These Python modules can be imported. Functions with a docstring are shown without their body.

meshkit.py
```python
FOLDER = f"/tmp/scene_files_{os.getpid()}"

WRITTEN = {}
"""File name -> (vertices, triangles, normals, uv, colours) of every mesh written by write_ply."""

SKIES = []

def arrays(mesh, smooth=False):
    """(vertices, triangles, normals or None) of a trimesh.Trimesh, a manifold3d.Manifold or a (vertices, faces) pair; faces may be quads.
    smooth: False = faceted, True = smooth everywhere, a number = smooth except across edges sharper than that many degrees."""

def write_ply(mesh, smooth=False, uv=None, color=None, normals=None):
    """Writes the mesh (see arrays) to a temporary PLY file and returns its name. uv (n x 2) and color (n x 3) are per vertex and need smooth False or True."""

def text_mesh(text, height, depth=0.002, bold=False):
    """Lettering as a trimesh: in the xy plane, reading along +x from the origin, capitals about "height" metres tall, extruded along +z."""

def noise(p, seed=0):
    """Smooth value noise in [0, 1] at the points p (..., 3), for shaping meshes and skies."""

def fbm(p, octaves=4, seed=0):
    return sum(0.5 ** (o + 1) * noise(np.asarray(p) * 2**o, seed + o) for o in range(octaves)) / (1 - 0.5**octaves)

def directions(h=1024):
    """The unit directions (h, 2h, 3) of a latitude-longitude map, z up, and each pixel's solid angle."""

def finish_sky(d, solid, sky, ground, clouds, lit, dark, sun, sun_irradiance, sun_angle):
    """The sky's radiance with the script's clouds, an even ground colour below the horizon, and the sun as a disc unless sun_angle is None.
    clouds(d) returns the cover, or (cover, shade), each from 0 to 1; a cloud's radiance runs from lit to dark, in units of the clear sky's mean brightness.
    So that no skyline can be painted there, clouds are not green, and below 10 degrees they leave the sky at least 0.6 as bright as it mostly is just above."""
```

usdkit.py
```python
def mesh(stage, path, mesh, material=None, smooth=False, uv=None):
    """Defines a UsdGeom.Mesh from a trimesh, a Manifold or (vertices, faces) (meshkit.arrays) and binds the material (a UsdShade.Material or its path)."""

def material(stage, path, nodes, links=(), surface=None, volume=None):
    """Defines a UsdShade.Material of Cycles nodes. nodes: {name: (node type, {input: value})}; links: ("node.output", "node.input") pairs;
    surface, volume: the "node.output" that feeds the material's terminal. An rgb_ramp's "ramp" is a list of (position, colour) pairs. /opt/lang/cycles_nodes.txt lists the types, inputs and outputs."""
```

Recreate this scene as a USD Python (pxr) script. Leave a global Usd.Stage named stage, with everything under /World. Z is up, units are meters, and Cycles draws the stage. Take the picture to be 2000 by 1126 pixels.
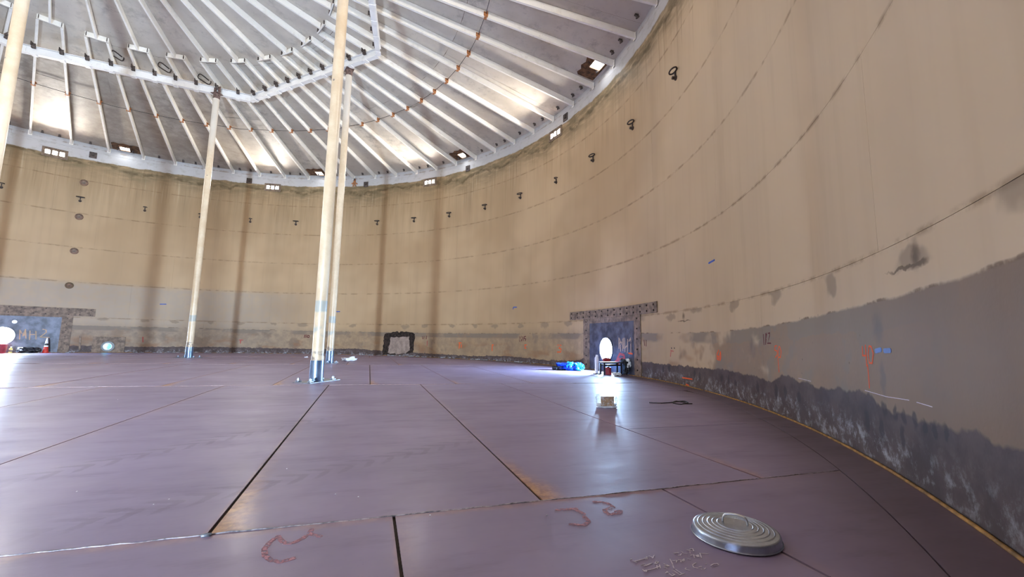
import math, random
import numpy as np, trimesh, shapely, usdkit, meshkit
from shapely.geometry import Polygon, Point, LineString, box
from shapely.ops import unary_union
from shapely import affinity
from scipy.spatial import Delaunay
from pxr import Usd, UsdGeom, UsdLux, UsdShade, Gf, Sdf

rng = random.Random(7)
stage = Usd.Stage.CreateInMemory()
UsdGeom.SetStageUpAxis(stage, 'Z'); UsdGeom.SetStageMetersPerUnit(stage, 1.0)
UsdGeom.Xform.Define(stage, '/World'); UsdGeom.Scope.Define(stage, '/World/Looks')

# ------------------------------------------------------------------ camera (eye 1.37 m above the tank floor, 1.3 m off the shell)
F, PITCH, ROLL, EYE = 831.39, math.radians(6.931), math.radians(0.991), 1.3673
CX, CY, R = -16.263, 12.786, 21.9576          # axis and radius of the tank
EXPOSURE = 1.68
_cp, _sp, _cr, _sr = math.cos(PITCH), math.sin(PITCH), math.cos(ROLL), math.sin(ROLL)
FWD = np.array([0, _cp, _sp]); _u0 = np.array([0, -_sp, _cp]); _r0 = np.array([1., 0, 0])
RIGHT, UP = _cr*_r0 + _sr*_u0, -_sr*_r0 + _cr*_u0
cam = UsdGeom.Camera.Define(stage, '/World/camera')
cam.AddTransformOp().Set(Gf.Matrix4d(*RIGHT, 0, *UP, 0, *(-FWD), 0, 0, 0, EYE, 1))
cam.CreateHorizontalApertureAttr(36.0); cam.CreateVerticalApertureAttr(36.0*1126/2000)
cam.CreateFocalLengthAttr(F*36/2000); cam.CreateClippingRangeAttr(Gf.Vec2f(0.05, 500)); cam.CreateExposureAttr(EXPOSURE)

# ------------------------------------------------------------------ light: daylight through the manways, eave vents and roof openings
def az_xy(az, r): a = math.radians(az); return CX + r*math.cos(a), CY + r*math.sin(a)
MANWAYS = [(19.28, 1.02, 0.545), (138.05, 1.10, 0.56), (-60.4, 1.05, 0.50)]      # azimuth, height, radius
MAN_I = [280., 150., 1800.]
MAN_C = [Gf.Vec3f(.42, .66, 1.), Gf.Vec3f(.55, .74, 1.), Gf.Vec3f(.60, .79, 1.)]
MAN_D = [.22, .22, .50]           # how far outside the shell the daylight enters the neck
VENTS = [31.5, 64.05, 100.25, 135.25, 171.0, 207.0, 243.0, 279.0, 315.0, 351.0]
HATCHES = [18.55, 54.95, 90.35, 126.35, 162.5, 198.5, 234.5, 270.5, 306.5, 342.5]
VENT_I = 520.
VENT_Z, SLOPE, ROOF_Z = 13.70, 0.145, 14.90
DAY = Gf.Vec3f(0.92, 0.96, 1.0)
dome = UsdLux.DomeLight.Define(stage, '/World/sky'); dome.CreateIntensityAttr(6.0); dome.CreateColorAttr(DAY)
def roofz(r): return ROOF_Z + SLOPE*(R - r)
def light(kind, name, pos, direction, intensity, color=DAY, **kw):
    l = kind.Define(stage, '/World/' + name)
    d = np.array(direction, float); d /= np.linalg.norm(d); zc = -d
    t = np.array([0, 0, 1.]) if abs(zc[2]) < .9 else np.array([1., 0, 0])
    xc = np.cross(t, zc); xc /= np.linalg.norm(xc); yc = np.cross(zc, xc)
    if 'axis' in kw: xc = np.array(kw.pop('axis'), float); xc /= np.linalg.norm(xc); yc = np.cross(zc, xc)
    l.AddTransformOp().Set(Gf.Matrix4d(*xc, 0, *yc, 0, *zc, 0, *map(float, pos), 1))
    l.CreateIntensityAttr(intensity); l.CreateColorAttr(color)
    if kind is UsdLux.DiskLight: l.CreateRadiusAttr(kw['radius'])
    else: l.CreateWidthAttr(kw['width']); l.CreateHeightAttr(kw['height'])
    return l
for i, (az, z, rad) in enumerate(MANWAYS):
    a = math.radians(az); n = (-math.cos(a), -math.sin(a), 0)
    light(UsdLux.DiskLight, f'manway_daylight_{i+1:03d}', (*az_xy(az, R + MAN_D[i]), z), n, MAN_I[i], MAN_C[i], radius=rad - .004)
for i, az in enumerate(VENTS):
    a = math.radians(az); n = (-math.cos(a), -math.sin(a), 0)
    light(UsdLux.RectLight, f'vent_daylight_{i+1:03d}', (*az_xy(az, R + 0.26), VENT_Z), n, VENT_I, Gf.Vec3f(1., .95, .87), width=1.0, height=0.34)

# ------------------------------------------------------------------ pixel -> place helpers (2000 x 1126 frame), used to survey the marks on floor and shell
CONE = 0.20
def floorz(x, y): return CONE*(1 - np.hypot(np.asarray(x) - CX, np.asarray(y) - CY)/R)
def ray(q): return FWD + ((q[0]-1000)*RIGHT - (q[1]-563)*UP)/F
def on_floor(q, up=0.0):
    v, z = ray(q), 0.0
    for _ in range(25):
        P = v*((z - EYE)/v[2]); z = float(floorz(P[0], P[1])) + up
    return np.array([P[0], P[1], z])
def on_wall(q):                               # -> (arc length s, z)
    v = ray(q); a = v[0]**2 + v[1]**2; b = v[0]*CX + v[1]*CY; c = CX*CX + CY*CY - R*R
    P = v*((b + math.sqrt(b*b - a*c))/a)
    return math.atan2(P[1]-CY, P[0]-CX)*R, P[2] + EYE
def on_roof(q, off=0.0):                      # -> (azimuth, r) on the cone under the roof
    v = ray(q); t = np.linspace(1, 70, 12000); P = v*t[:, None]; r = np.hypot(P[:, 0]-CX, P[:, 1]-CY)
    i = int(np.argmax(P[:, 2] + EYE > roofz(r) + off)); return math.degrees(math.atan2(P[i, 1]-CY, P[i, 0]-CX)), float(r[i])
GA = math.radians(108.334)
GU, GV = np.array([math.cos(GA-math.pi/2), math.sin(GA-math.pi/2)]), np.array([math.cos(GA), math.sin(GA)])   # floor plate grid
CU, CV = CX*GU[0]+CY*GU[1], CX*GV[0]+CY*GV[1]
def uv_xy(p): p = np.asarray(p, float); return p[..., :1]*GU + p[..., 1:2]*GV

# ------------------------------------------------------------------ materials
def c(r, g, b): return tuple(((x/255)/12.92 if x/255 <= .04045 else ((x/255+.055)/1.055)**2.4) for x in (r, g, b))
class G:
    """A small expression builder for Cycles node graphs."""
    def __init__(s): s.nodes, s.links, s.k = {}, [], 0
    def n(s, kind, out, **inp):
        s.k += 1; name = f'n{s.k}'; vals = {}
        for k, v in inp.items():
            if isinstance(v, str) and v.startswith('@'): s.links.append((v[1:], f'{name}.{k}'))
            else: vals[k] = v
        s.nodes[name] = (kind, vals); return f'@{name}.{out}'
    def m(s, op, a, b=0., c3=0., clamp=False):
        return s.n('math', 'value', math_type=op, value1=a, value2=b, value3=c3, use_clamp=clamp)
    def add(s, a, b): return s.m('add', a, b)
    def sub(s, a, b): return s.m('subtract', a, b)
    def mul(s, a, b): return s.m('multiply', a, b)
    def mx(s, a, b): return s.m('maximum', a, b)
    def sm(s, x, a, b, lo=0., hi=1.): 
        if a > b: a, b, lo, hi = b, a, hi, lo
        return s.n('map_range', 'result', range_type='smoothstep', value=x, from_min=a, from_max=b, to_min=lo, to_max=hi, clamp=True)
    def noise(s, vec, scale, detail=3., rough=.55, dist=0.): return s.n('noise_texture', 'fac', vector=vec, scale=scale, detail=detail, roughness=rough, distortion=dist)
    def mix(s, fac, a, b, t='mix'): return s.n('mix', 'color', mix_type=t, fac=fac, color1=a, color2=b)
    def xyz(s, x, y, z=0.): return s.n('combine_xyz', 'vector', x=x, y=y, z=z)
    def pos(s):
        p = s.n('geometry', 'position'); q = s.n('separate_xyz', 'x', vector=p); b = q.rsplit('.', 1)[0]; return p, b+'.x', b+'.y', b+'.z'
    def cyl(s):
        p, x, y, z = s.pos(); dx, dy = s.sub(x, CX), s.sub(y, CY); az = s.m('arctan2', dy, dx)
        r = s.m('sqrt', s.add(s.mul(dx, dx), s.mul(dy, dy))); return p, az, r, z
    def ramp(s, x, lo, hi, stops):
        t = s.n('map_range', 'result', range_type='linear', value=x, from_min=lo, from_max=hi, to_min=0., to_max=1., clamp=True)
        col = s.n('rgb_ramp', 'color', fac=t, ramp=[((a-lo)/(hi-lo), (v, v, v)) for a, v in stops]); return s.n('rgb_to_bw', 'val', color=col)
    def blob(s, vec, cx, cy, rx, ry, soft=.5):
        d = s.n('vector_math', 'vector', vector_math_type='subtract') if False else s.n('mapping', 'vector', mapping_type='point', vector=vec, location=(-cx/rx, -cy/ry, 0.), scale=(1/rx, 1/ry, 0.))
        L = s.n('vector_math', 'value', math_type='length', vector1=d); return s.sm(L, 1., 1.-soft)
    def blobs(s, vec, items):
        out = None
        for it in items: b = s.blob(vec, *it); out = b if out is None else s.mx(out, b)
        return out
    def done(s, name, base, rough=.7, metallic=0., bump=None, bstr=.3, bdist=.01, spec=.5, **kw):
        if bump is not None: kw['normal'] = s.n('bump', 'normal', height=bump, strength=bstr, distance=bdist)
        o = s.n('principled_bsdf', 'BSDF', base_color=base, roughness=rough, metallic=metallic, specular_ior_level=spec, **kw)
        return s.out(name, o)
    def out(s, name, o): return usdkit.material(stage, '/World/Looks/'+name, s.nodes, s.links, surface=o[1:])
M = {}
def plain(name, col, rough=.6, metallic=0., var=.12, scale=6., spec=.5, bump=0.):
    g = G(); p = g.n('texture_coordinate', 'object'); nz = g.noise(p, scale, 4.)
    dark = tuple(x*(1-2*var) for x in col); lite = tuple(min(1, x*(1+2*var)) for x in col)
    M[name] = g.done(name, g.mix(g.sm(nz, .3, .7), dark, lite), rough, metallic, nz if bump else None, bump, .01, spec)
    return M[name]

# shell paint: tan coating with runs, grey touch-up paint and the corroded band along the floor; one node graph per course, and per plate on the lowest
def wall_dabs():
    q = random.Random(11); W = lambda x, y: on_wall((x, y))
    dabs = [(2.2*k + .5*q.random() - 20, 2.22 + .20*q.random(), .26 + .28*q.random(), .14 + .12*q.random(), .45) for k in range(36)]
    scars = [(*W(1788, 496), .13, .22, .9), (*W(1768, 521), .55, .028, .6), (*W(1795, 514), .24, .05, .6), (*W(1335, 617), .13, .16, .9), (*W(1336, 626), .6, .03, .6)]
    greys = [(*W(1725, 740), .10, .30, .7), (*W(1470, 678), .25, .3, .8), (*W(1715, 640), .2, .3, .8)]
    sme = [(math.radians(a)*R, .38 + .10*q.random(), .06 + .05*q.random(), .12 + .08*q.random(), .5) for a in (7.4, 6.2, 1.5, 0.6, -3.1, -4.2, -5.2, -8.4, -10.8, -11.9, -13.5, -19.6, -20.6, -21.9)]
    sme += [(math.radians(a)*R, .62 + .05*q.random(), .05 + .03*q.random(), .10, .5) for a in (-20.9, -21.6, -22.1, -22.7, -23.2, -23.7, -24.2)]
    return dabs, scars, greys, sme
DABS = wall_dabs()
def wall_material(name, course, s0=-1e9, s1=1e9):
    g = G(); p, az, r, z = g.cyl(); s = g.mul(az, R); azd = g.mul(az, 180/math.pi); vec = g.xyz(s, z)
    n1 = g.noise(vec, .16, 3.); n2 = g.noise(g.xyz(g.mul(s, 2.2), g.mul(z, .12)), 1., 3., .6); n3 = g.noise(vec, 2.2, 4., .6)
    col = g.mix(g.sm(n1, .36, .64), c(170, 142, 108), c(186, 159, 125))
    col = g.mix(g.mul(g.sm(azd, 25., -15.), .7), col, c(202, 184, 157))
    col = g.mix(g.mul(g.sm(n2, .45, .8), .16), col, c(140, 117, 90))
    if course < 2:
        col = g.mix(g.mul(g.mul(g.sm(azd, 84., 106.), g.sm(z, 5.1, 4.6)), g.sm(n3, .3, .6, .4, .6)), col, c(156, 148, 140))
    if course >= 2:
        col = g.mix(g.mul(g.mul(g.sm(z, 7., 13.), g.sm(azd, 20., 75.)), g.sm(n2, .2, .7, .25, .6)), col, c(128, 108, 78))
    if course >= 3:
        thin = g.noise(g.xyz(g.mul(s, 7.), g.mul(z, .22)), 1., 2., .6)
        col = g.mix(g.mul(g.mul(g.sm(thin, .52, .72), g.sm(z, 9.5, 14.0)), .55), col, c(112, 92, 62))
        col = g.mix(g.mul(g.mul(g.sm(thin, .40, .28), g.sm(z, 10.5, 13.5)), .5), col, c(196, 178, 148))
    if course >= 4:
        zz = g.add(z, g.mul(g.sub(g.noise(g.xyz(g.mul(s, .55), g.mul(z, .5)), 1., 3.), .5), 1.5))
        band = g.mul(g.sm(zz, 12.2, 13.7), g.sm(g.noise(g.xyz(g.mul(s, 1.2), g.mul(z, 4.)), 1., 3.), .22, .62))
        col = g.mix(g.mul(band, .8), col, c(100, 88, 62))
        ln = g.mul(g.mul(g.sm(zz, 13.30, 13.42), g.sm(zz, 13.66, 13.5)), g.sm(n3, .35, .6)); col = g.mix(g.mul(ln, .7), col, c(82, 68, 42))
        wz = g.add(z, g.add(g.mul(g.sub(g.noise(g.xyz(s, z), .9, 4., .65), .5), .35), g.ramp(azd, -40, 150, [(-40, .05), (20, -.08), (60, -.06), (100, .0), (125, .15), (150, .5)])))
        col = g.mix(g.sm(wz, 13.90, 13.99), col, g.mix(g.mul(g.sm(n3, .5, .72), .35), c(182, 180, 180), c(140, 130, 114)))
    d = g.m('absolute', g.sub(g.m('floored_modulo', g.add(z, 1.22), 2.44), 1.22))
    if course < 5: col = g.mix(g.mul(g.mul(g.sm(d, .07, .01), g.sm(n3, .42, .6)), .5), col, c(120, 92, 62))
    bump = g.mul(n3, .6)
    if course == 0:
        fine = g.noise(vec, 14., 3., .6)
        ztop = g.add(g.ramp(azd, -40, 150, [(-40, .97), (-28, .97), (-18, .93), (-12, .885), (-3, .845), (8, .86), (30, .90), (60, .9), (100, .93), (150, .95)]), g.mul(g.sub(n3, .5), .05))
        below = g.sm(g.sub(g.mul(z, .5), ztop), .012, -.012)
        amt = g.ramp(azd, -40, 150, [(-40, .92), (-18, .92), (-9, .8), (0, .50), (8, .28), (26, .30), (60, .4), (100, .45), (150, .55)])
        blotch = g.sm(g.add(g.noise(vec, .75, 3., .6), g.mul(g.sub(amt, .5), .62)), .46, .60)
        nearrim = g.sm(g.sub(g.mul(z, .5), g.sub(ztop, .16)), -.03, .04)
        grey = g.mix(g.sm(g.add(n1, g.mul(g.sub(n3, .5), .5)), .42, .58), c(138, 114, 93), c(126, 107, 92)); grey = g.mix(g.mul(g.sm(fine, .5, .7), .25), grey, c(138, 120, 102))
        cool = g.sm(g.add(g.noise(vec, .9, 3., .6), g.mul(nearrim, .16)), .54, .60); grey = g.mix(g.mul(cool, .75), grey, c(112, 108, 103))
        grey = g.mix(g.mul(g.sm(azd, -17., -24.), .75), grey, c(100, 80, 70)); grey = g.mix(g.mul(g.sm(azd, -23., -29.), .7), grey, c(90, 64, 44))
        col = g.mix(g.mul(g.mul(below, g.mx(blotch, g.mul(nearrim, g.sm(g.noise(g.xyz(g.mul(s, .5), z), 1., 2.), .40, .55)))), .8), col, grey)
        col = g.mix(g.mul(g.mul(g.sm(azd, 0., 30.), g.sm(z, 2.3, 1.5)), g.sm(n3, .25, .65, .15, .6)), col, c(126, 108, 92))
        rustl = g.mul(g.sm(g.noise(g.xyz(g.mul(s, .5), g.mul(z, 1.2)), 1., 2.), .50, .66), g.mul(g.sm(z, 1.35, .8), g.sm(azd, -8, 2))); col = g.mix(g.mul(rustl, .55), col, c(140, 96, 62))
        rim = g.mul(g.sm(g.m('absolute', g.sub(g.mul(z, .5), ztop)), .013, .003), g.sm(n3, .5, .62)); col = g.mix(g.mul(rim, .7), col, c(92, 66, 40))
        dv = g.n('vector_math', 'vector', math_type='add', vector1=vec, vector2=g.n('vector_math', 'vector', math_type='scale', vector1=g.n('vector_math', 'vector', math_type='subtract', vector1=g.n('noise_texture', 'color', vector=vec, scale=2.5, detail=2.), vector2=(.5, .5, .5)), scale=.45))
        dv2 = g.n('vector_math', 'vector', math_type='add', vector1=vec, vector2=g.n('vector_math', 'vector', math_type='scale', vector1=g.n('vector_math', 'vector', math_type='subtract', vector1=g.n('noise_texture', 'color', vector=vec, scale=7., detail=2.), vector2=(.5, .5, .5)), scale=.13))
        near = lambda L: [t for t in L if s0-1 < t[0] < s1+1]
        if near(DABS[0]): col = g.mix(g.mul(g.blobs(dv, near(DABS[0])), .6), col, c(128, 112, 94))
        if near(DABS[1]): col = g.mix(g.mul(g.blobs(dv2, near(DABS[1])), .75), col, c(80, 62, 44))
        if near(DABS[2]): col = g.mix(g.mul(g.blobs(dv2, near(DABS[2])), .6), col, c(104, 99, 98))
        h = g.ramp(azd, -40, 150, [(-40, .74), (-27, .72), (-24, .70), (-21, .66), (-20, .80), (-16, .72), (-11.3, .80), (-10.5, .62), (-5, .70), (0, .66), (8, .62), (13, .62), (24, .55), (27, .36), (33, .27), (44, .36), (52, .24), (61, .28), (72, .34), (80, .50), (90, .40), (110, .46), (121, .42), (131, .5), (150, .4)])
        he = g.add(h, g.add(g.mul(g.sub(n3, .5), .16), g.mul(g.sub(g.noise(g.xyz(g.mul(s, 5.), g.mul(z, .6)), 1., 2.), .5), .16)))
        low = g.sm(g.sub(z, he), .015, -.03); col = g.mix(g.mul(low, .93), col, g.mix(g.sm(n3, .35, .65), c(60, 48, 51), c(84, 70, 71)))
        wv = g.add(g.noise(g.xyz(g.mul(s, 1.2), z), 5., 6., .75), g.mul(g.sub(n3, .5), .5))
        wh = g.mul(g.mul(low, g.sm(wv, .48, .72)), g.mul(g.sm(g.sub(z, g.mul(h, .62)), .12, -.25), g.ramp(azd, -40, 150, [(-40, .15), (-25, .45), (-20, .85), (0, .8), (25, .7), (40, 1.), (100, .9), (150, .6)]))); col = g.mix(wh, col, c(176, 180, 190))
        if near(DABS[3]): col = g.mix(g.mul(g.blobs(dv2, near(DABS[3])), .75), col, c(48, 42, 48))
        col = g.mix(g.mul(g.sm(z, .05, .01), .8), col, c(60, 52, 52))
        spk = g.mul(g.sm(g.n('voronoi_texture', 'distance', vector=vec, scale=4.), .10, .03), g.sm(n1, .5, .6)); col = g.mix(g.mul(g.mul(spk, g.sm(z, 2.6, 1.2)), .6), col, c(84, 70, 58))
        bump = g.add(bump, g.mul(fine, .25))
    M[name] = g.done(name, col, .62, 0., bump, .25, .02, .35)
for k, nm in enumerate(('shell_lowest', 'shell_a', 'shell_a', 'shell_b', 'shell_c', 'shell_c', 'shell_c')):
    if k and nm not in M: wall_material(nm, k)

def floor_material(name, u0, vrow):
    g = G(); p, x, y, z = g.pos(); u = g.add(g.mul(x, GU[0]), g.mul(y, GU[1])); v = g.add(g.mul(x, GV[0]), g.mul(y, GV[1])); vec = g.xyz(u, v)
    n1 = g.noise(vec, .45, 5., .6); n2 = g.noise(g.xyz(g.mul(u, .8), g.mul(v, 3.)), 1., 5., .65); n3 = g.noise(vec, 9., 5., .65); n4 = g.noise(vec, 60., 3.)
    col = g.mix(g.sm(n1, .33, .67), c(130, 117, 150), c(148, 135, 168))
    col = g.mix(g.mul(g.sm(n2, .52, .75), .35), col, c(102, 88, 108)); col = g.mix(g.mul(g.sm(n3, .55, .75), .18), col, c(150, 136, 152))
    col = g.mix(g.mul(g.sm(n4, .62, .75), .12), col, c(80, 66, 72))
    # tyre tracks of site plant
    tracks = None
    for a, b in (((60, 1042), (900, 862)), ((20, 940), (620, 818))):
        A, B = on_floor(a)[:2], on_floor(b)[:2]; d = (B-A)/np.linalg.norm(B-A); L = float(np.linalg.norm(B-A)); nrm = np.array([-d[1], d[0]])
        t = g.sub(g.add(g.mul(x, d[0]), g.mul(y, d[1])), float(A@d)); q = g.m('absolute', g.sub(g.add(g.mul(x, nrm[0]), g.mul(y, nrm[1])), float(A@nrm)))
        lug = g.m('sine', g.add(g.mul(t, 26.), g.mul(q, 30.))); lug = g.sm(g.add(lug, g.mul(g.sub(n3, .5), 4.)), -.2, .9)
        k = g.mul(g.mul(lug, g.sm(q, .19, .13)), g.mul(g.mul(g.sm(t, -.3, .4), g.sm(t, L+.8, L-.6)), g.sm(n1, .3, .5))); tracks = k if tracks is None else g.mx(tracks, k)
    col = g.mix(g.mul(tracks, .26), col, c(74, 62, 78))
    if u0 is not None:
        fr = g.m('floored_modulo', g.sub(u, u0), 2.41); dv = g.sub(v, vrow)
        wob = g.mul(g.sub(g.noise(vec, 3., 4., .6), .5), .22)
        rust = g.mul(g.sm(g.add(fr, wob), .17, .02), g.add(.14, g.mul(g.sm(dv, 1.6, .15), .8)))
        rust = g.mx(rust, g.mul(g.mul(g.sm(g.add(fr, wob), .30, .05), g.sm(dv, .9, .05)), g.sm(u, 1.9, 3.2, .9, .1)))
        rust = g.mx(rust, g.mul(g.sm(g.sub(2.41, fr), .05, .012), .25))
        rust = g.mx(rust, g.mul(g.sm(g.add(g.m('absolute', g.sub(dv, 9.07)), wob), .12, .02), .30))
        rust = g.mul(rust, g.sm(u, 1.9, 3.2, 1., .4))
        col = g.mix(g.mul(rust, .8), col, g.mix(g.sm(n3, .4, .6), c(158, 104, 44), c(206, 150, 76)))
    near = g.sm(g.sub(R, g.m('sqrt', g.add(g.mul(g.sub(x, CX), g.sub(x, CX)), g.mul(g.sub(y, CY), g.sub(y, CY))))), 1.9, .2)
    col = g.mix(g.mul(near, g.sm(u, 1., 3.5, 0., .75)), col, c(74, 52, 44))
    rough = g.add(.50, g.mul(g.sub(n2, .5), .30))
    M[name] = g.done(name, col, rough, 0., g.add(g.mul(n3, .5), g.add(g.mul(n1, 1.2), g.mul(tracks, .25))), .12, .02, .6, coat_weight=.06, coat_roughness=.2)
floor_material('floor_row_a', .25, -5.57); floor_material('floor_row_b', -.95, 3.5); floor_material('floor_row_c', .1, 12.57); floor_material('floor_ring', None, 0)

def roof_material():
    g = G(); p, az, r, z = g.cyl(); vec = p
    n1 = g.noise(vec, .35, 4., .6); n2 = g.noise(vec, 1.6, 6., .7); n3 = g.noise(vec, 8., 4.)
    col = g.mix(g.sm(n1, .35, .65), c(186, 175, 161), c(202, 192, 178))
    col = g.mix(g.mul(g.sm(n2, .52, .72), .40), col, c(132, 122, 108)); col = g.mix(g.mul(g.sm(n3, .62, .75), .25), col, c(110, 100, 86))
    azd = g.mul(az, 180/math.pi); col = g.mix(g.mul(g.mul(g.sm(azd, 75., 115.), g.sm(r, 11., 14.)), g.sm(n2, .25, .6, .2, .6)), col, c(138, 124, 108))
    soot = g.mul(g.sm(n1, .50, .70), g.sm(n2, .45, .6)); col = g.mix(g.mul(soot, .35), col, c(112, 104, 96))
    M['roof'] = g.done('roof_coating', col, .6, 0., n2, .15, .02, .4)
roof_material()
def steel_white(name, a, b, amt):
    g = G(); p, az, r, z = g.cyl(); n2 = g.noise(p, 2.2, 5., .65); n3 = g.noise(p, 12., 3.)
    col = g.mix(g.mul(g.sm(n2, .52, .75), amt), a, b); col = g.mix(g.mul(g.sm(n3, .66, .75), .3), col, c(120, 88, 60))
    M[name] = g.done(name, col, .5, 0., None, 0, 0, .4)
steel_white('rafter_paint', c(234, 229, 220), c(170, 156, 138), .3); steel_white('girder_paint', c(220, 218, 216), c(160, 148, 136), .3)
def column_material():
    g = G(); p, az, r, z = g.cyl(); n1 = g.noise(p, 1.2, 5., .65); n2 = g.noise(p, 5., 4.)
    col = g.mix(g.sm(n1, .35, .65), c(204, 184, 156), c(190, 166, 136))
    col = g.mix(g.mul(g.sm(z, 11.2, 13.4), .75), col, c(196, 190, 182)); 
    zz = g.add(z, g.mul(g.sub(n1, .5), .25))
    bnd = g.mul(g.sm(zz, 2.05, 2.12), g.sm(zz, 2.46, 2.40)); bnd = g.mx(bnd, g.mul(g.mul(g.sm(zz, 1.35, 1.5), g.sm(zz, 1.75, 1.6)), g.sm(n1, .5, .6)))
    col = g.mix(g.mul(bnd, .85), col, c(150, 152, 146))
    lowb = g.mul(g.sm(zz, .98, .9), g.sm(n2, .42, .62)); col = g.mix(g.mul(lowb, .8), col, c(96, 84, 84))
    col = g.mix(g.mul(g.sm(z, .76, .70), .6), col, c(150, 132, 116))
    spot = g.sm(g.n('voronoi_texture', 'distance', vector=p, scale=1.6), .07, .04); col = g.mix(g.mul(spot, .7), col, c(84, 80, 90))
    M['column'] = g.done('column_paint', col, .38, 0., None, 0, 0, .5)
column_material()
def sleeve_material():
    g = G(); p, x, y, z = g.pos(); n = g.noise(g.n('mapping', 'vector', mapping_type='point', vector=p, scale=(8., 8., 2.)), 1., 4.)
    M['sleeve'] = g.done('sleeve_steel', g.mix(g.sm(n, .35, .65), c(96, 118, 150), c(140, 158, 182)), .3, .75)
sleeve_material()
plain('sub_floor', c(52, 36, 26), .8, 0., .2, 8.); plain('weld_floor', c(150, 142, 148), .5, .3, .3, 20.); plain('weld_rust', c(150, 110, 52), .7, 0., .25, 9.)
plain('weld_dull', c(140, 124, 130), .6, 0., .25, 12.); plain('backing_wall', c(132, 108, 82), .7); plain('backing', c(98, 78, 58), .8); plain('dark_steel', c(78, 80, 92), .45, .3, .25, 2.5, .5, .3); plain('frame_brown', c(118, 100, 86), .65, 0., .22, 5.)
plain('bolt', c(58, 46, 40), .6, .2); plain('base_steel', c(132, 136, 146), .4, .6, .2, 8.); plain('cap_rust', c(92, 72, 66), .7, 0., .3, 7.); plain('clip_dark', c(74, 64, 60), .7, 0., .25, 9.)
plain('clip_rust', c(160, 104, 62), .75, 0., .35, 14.); plain('rod', c(86, 80, 76), .6, .3); plain('lug', c(62, 52, 46), .7, 0., .2); plain('vent_frame', c(112, 94, 78), .7, 0., .2, 6.)
plain('hatch_rust', c(96, 66, 42), .8, 0., .35, 5.); plain('disc_rust', c(110, 84, 68), .7, 0., .25, 8.); plain('galv', c(178, 190, 208), .30, .92, .08, 9.); plain('galv_handle', c(222, 232, 244), .22, .85, .05)
plain('tarp', c(6, 50, 150), .3, 0., .4, 5., .5); plain('tarp_light', c(16, 140, 190), .3, 0., .3, 6.); plain('black_plastic', c(24, 24, 28), .35, 0., .1); plain('bench_top', c(58, 60, 68), .3, .2); plain('white_plastic', c(228, 230, 236), .4, 0., .06)
plain('red_plastic', c(150, 34, 42), .45, 0., .15); plain('cone_red', c(196, 52, 40), .5, 0., .1); plain('cone_white', c(235, 235, 240), .35, 0., .03); plain('yellow', c(220, 200, 110), .5, 0., .08); plain('cardboard', c(168, 134, 98), .8, 0., .12, 12.)
plain('black_hole', c(26, 22, 20), .9, 0., .1); plain('tape_blue', c(44, 80, 168), .5, 0., .1); plain('patch_plate', c(150, 132, 122), .7, 0., .12, 3., .3, .3); plain('char', c(46, 36, 32), .85, 0., .35, 7., .3, .6); plain('cord', c(26, 24, 30), .5)
def paint(name, col, thr=.38):
    g = G(); p = g.n('geometry', 'position'); nz = g.noise(p, 45., 4., .7)
    a = g.sm(nz, thr-.08, thr+.08); b = g.n('principled_bsdf', 'BSDF', base_color=col, roughness=.7); t = g.n('transparent_bsdf', 'BSDF')
    M[name] = g.out(name, g.n('mix_closure', 'closure', fac=a, closure1=t, closure2=b))
paint('paint_orange', c(230, 96, 38), .27); paint('paint_maroon', c(92, 30, 34), .32); paint('paint_red', c(180, 70, 66), .44); paint('chalk_tan', c(178, 152, 122), .42); paint('chalk_white', c(206, 198, 212), .38); paint('chalk_pink', c(190, 138, 152), .50)
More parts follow.
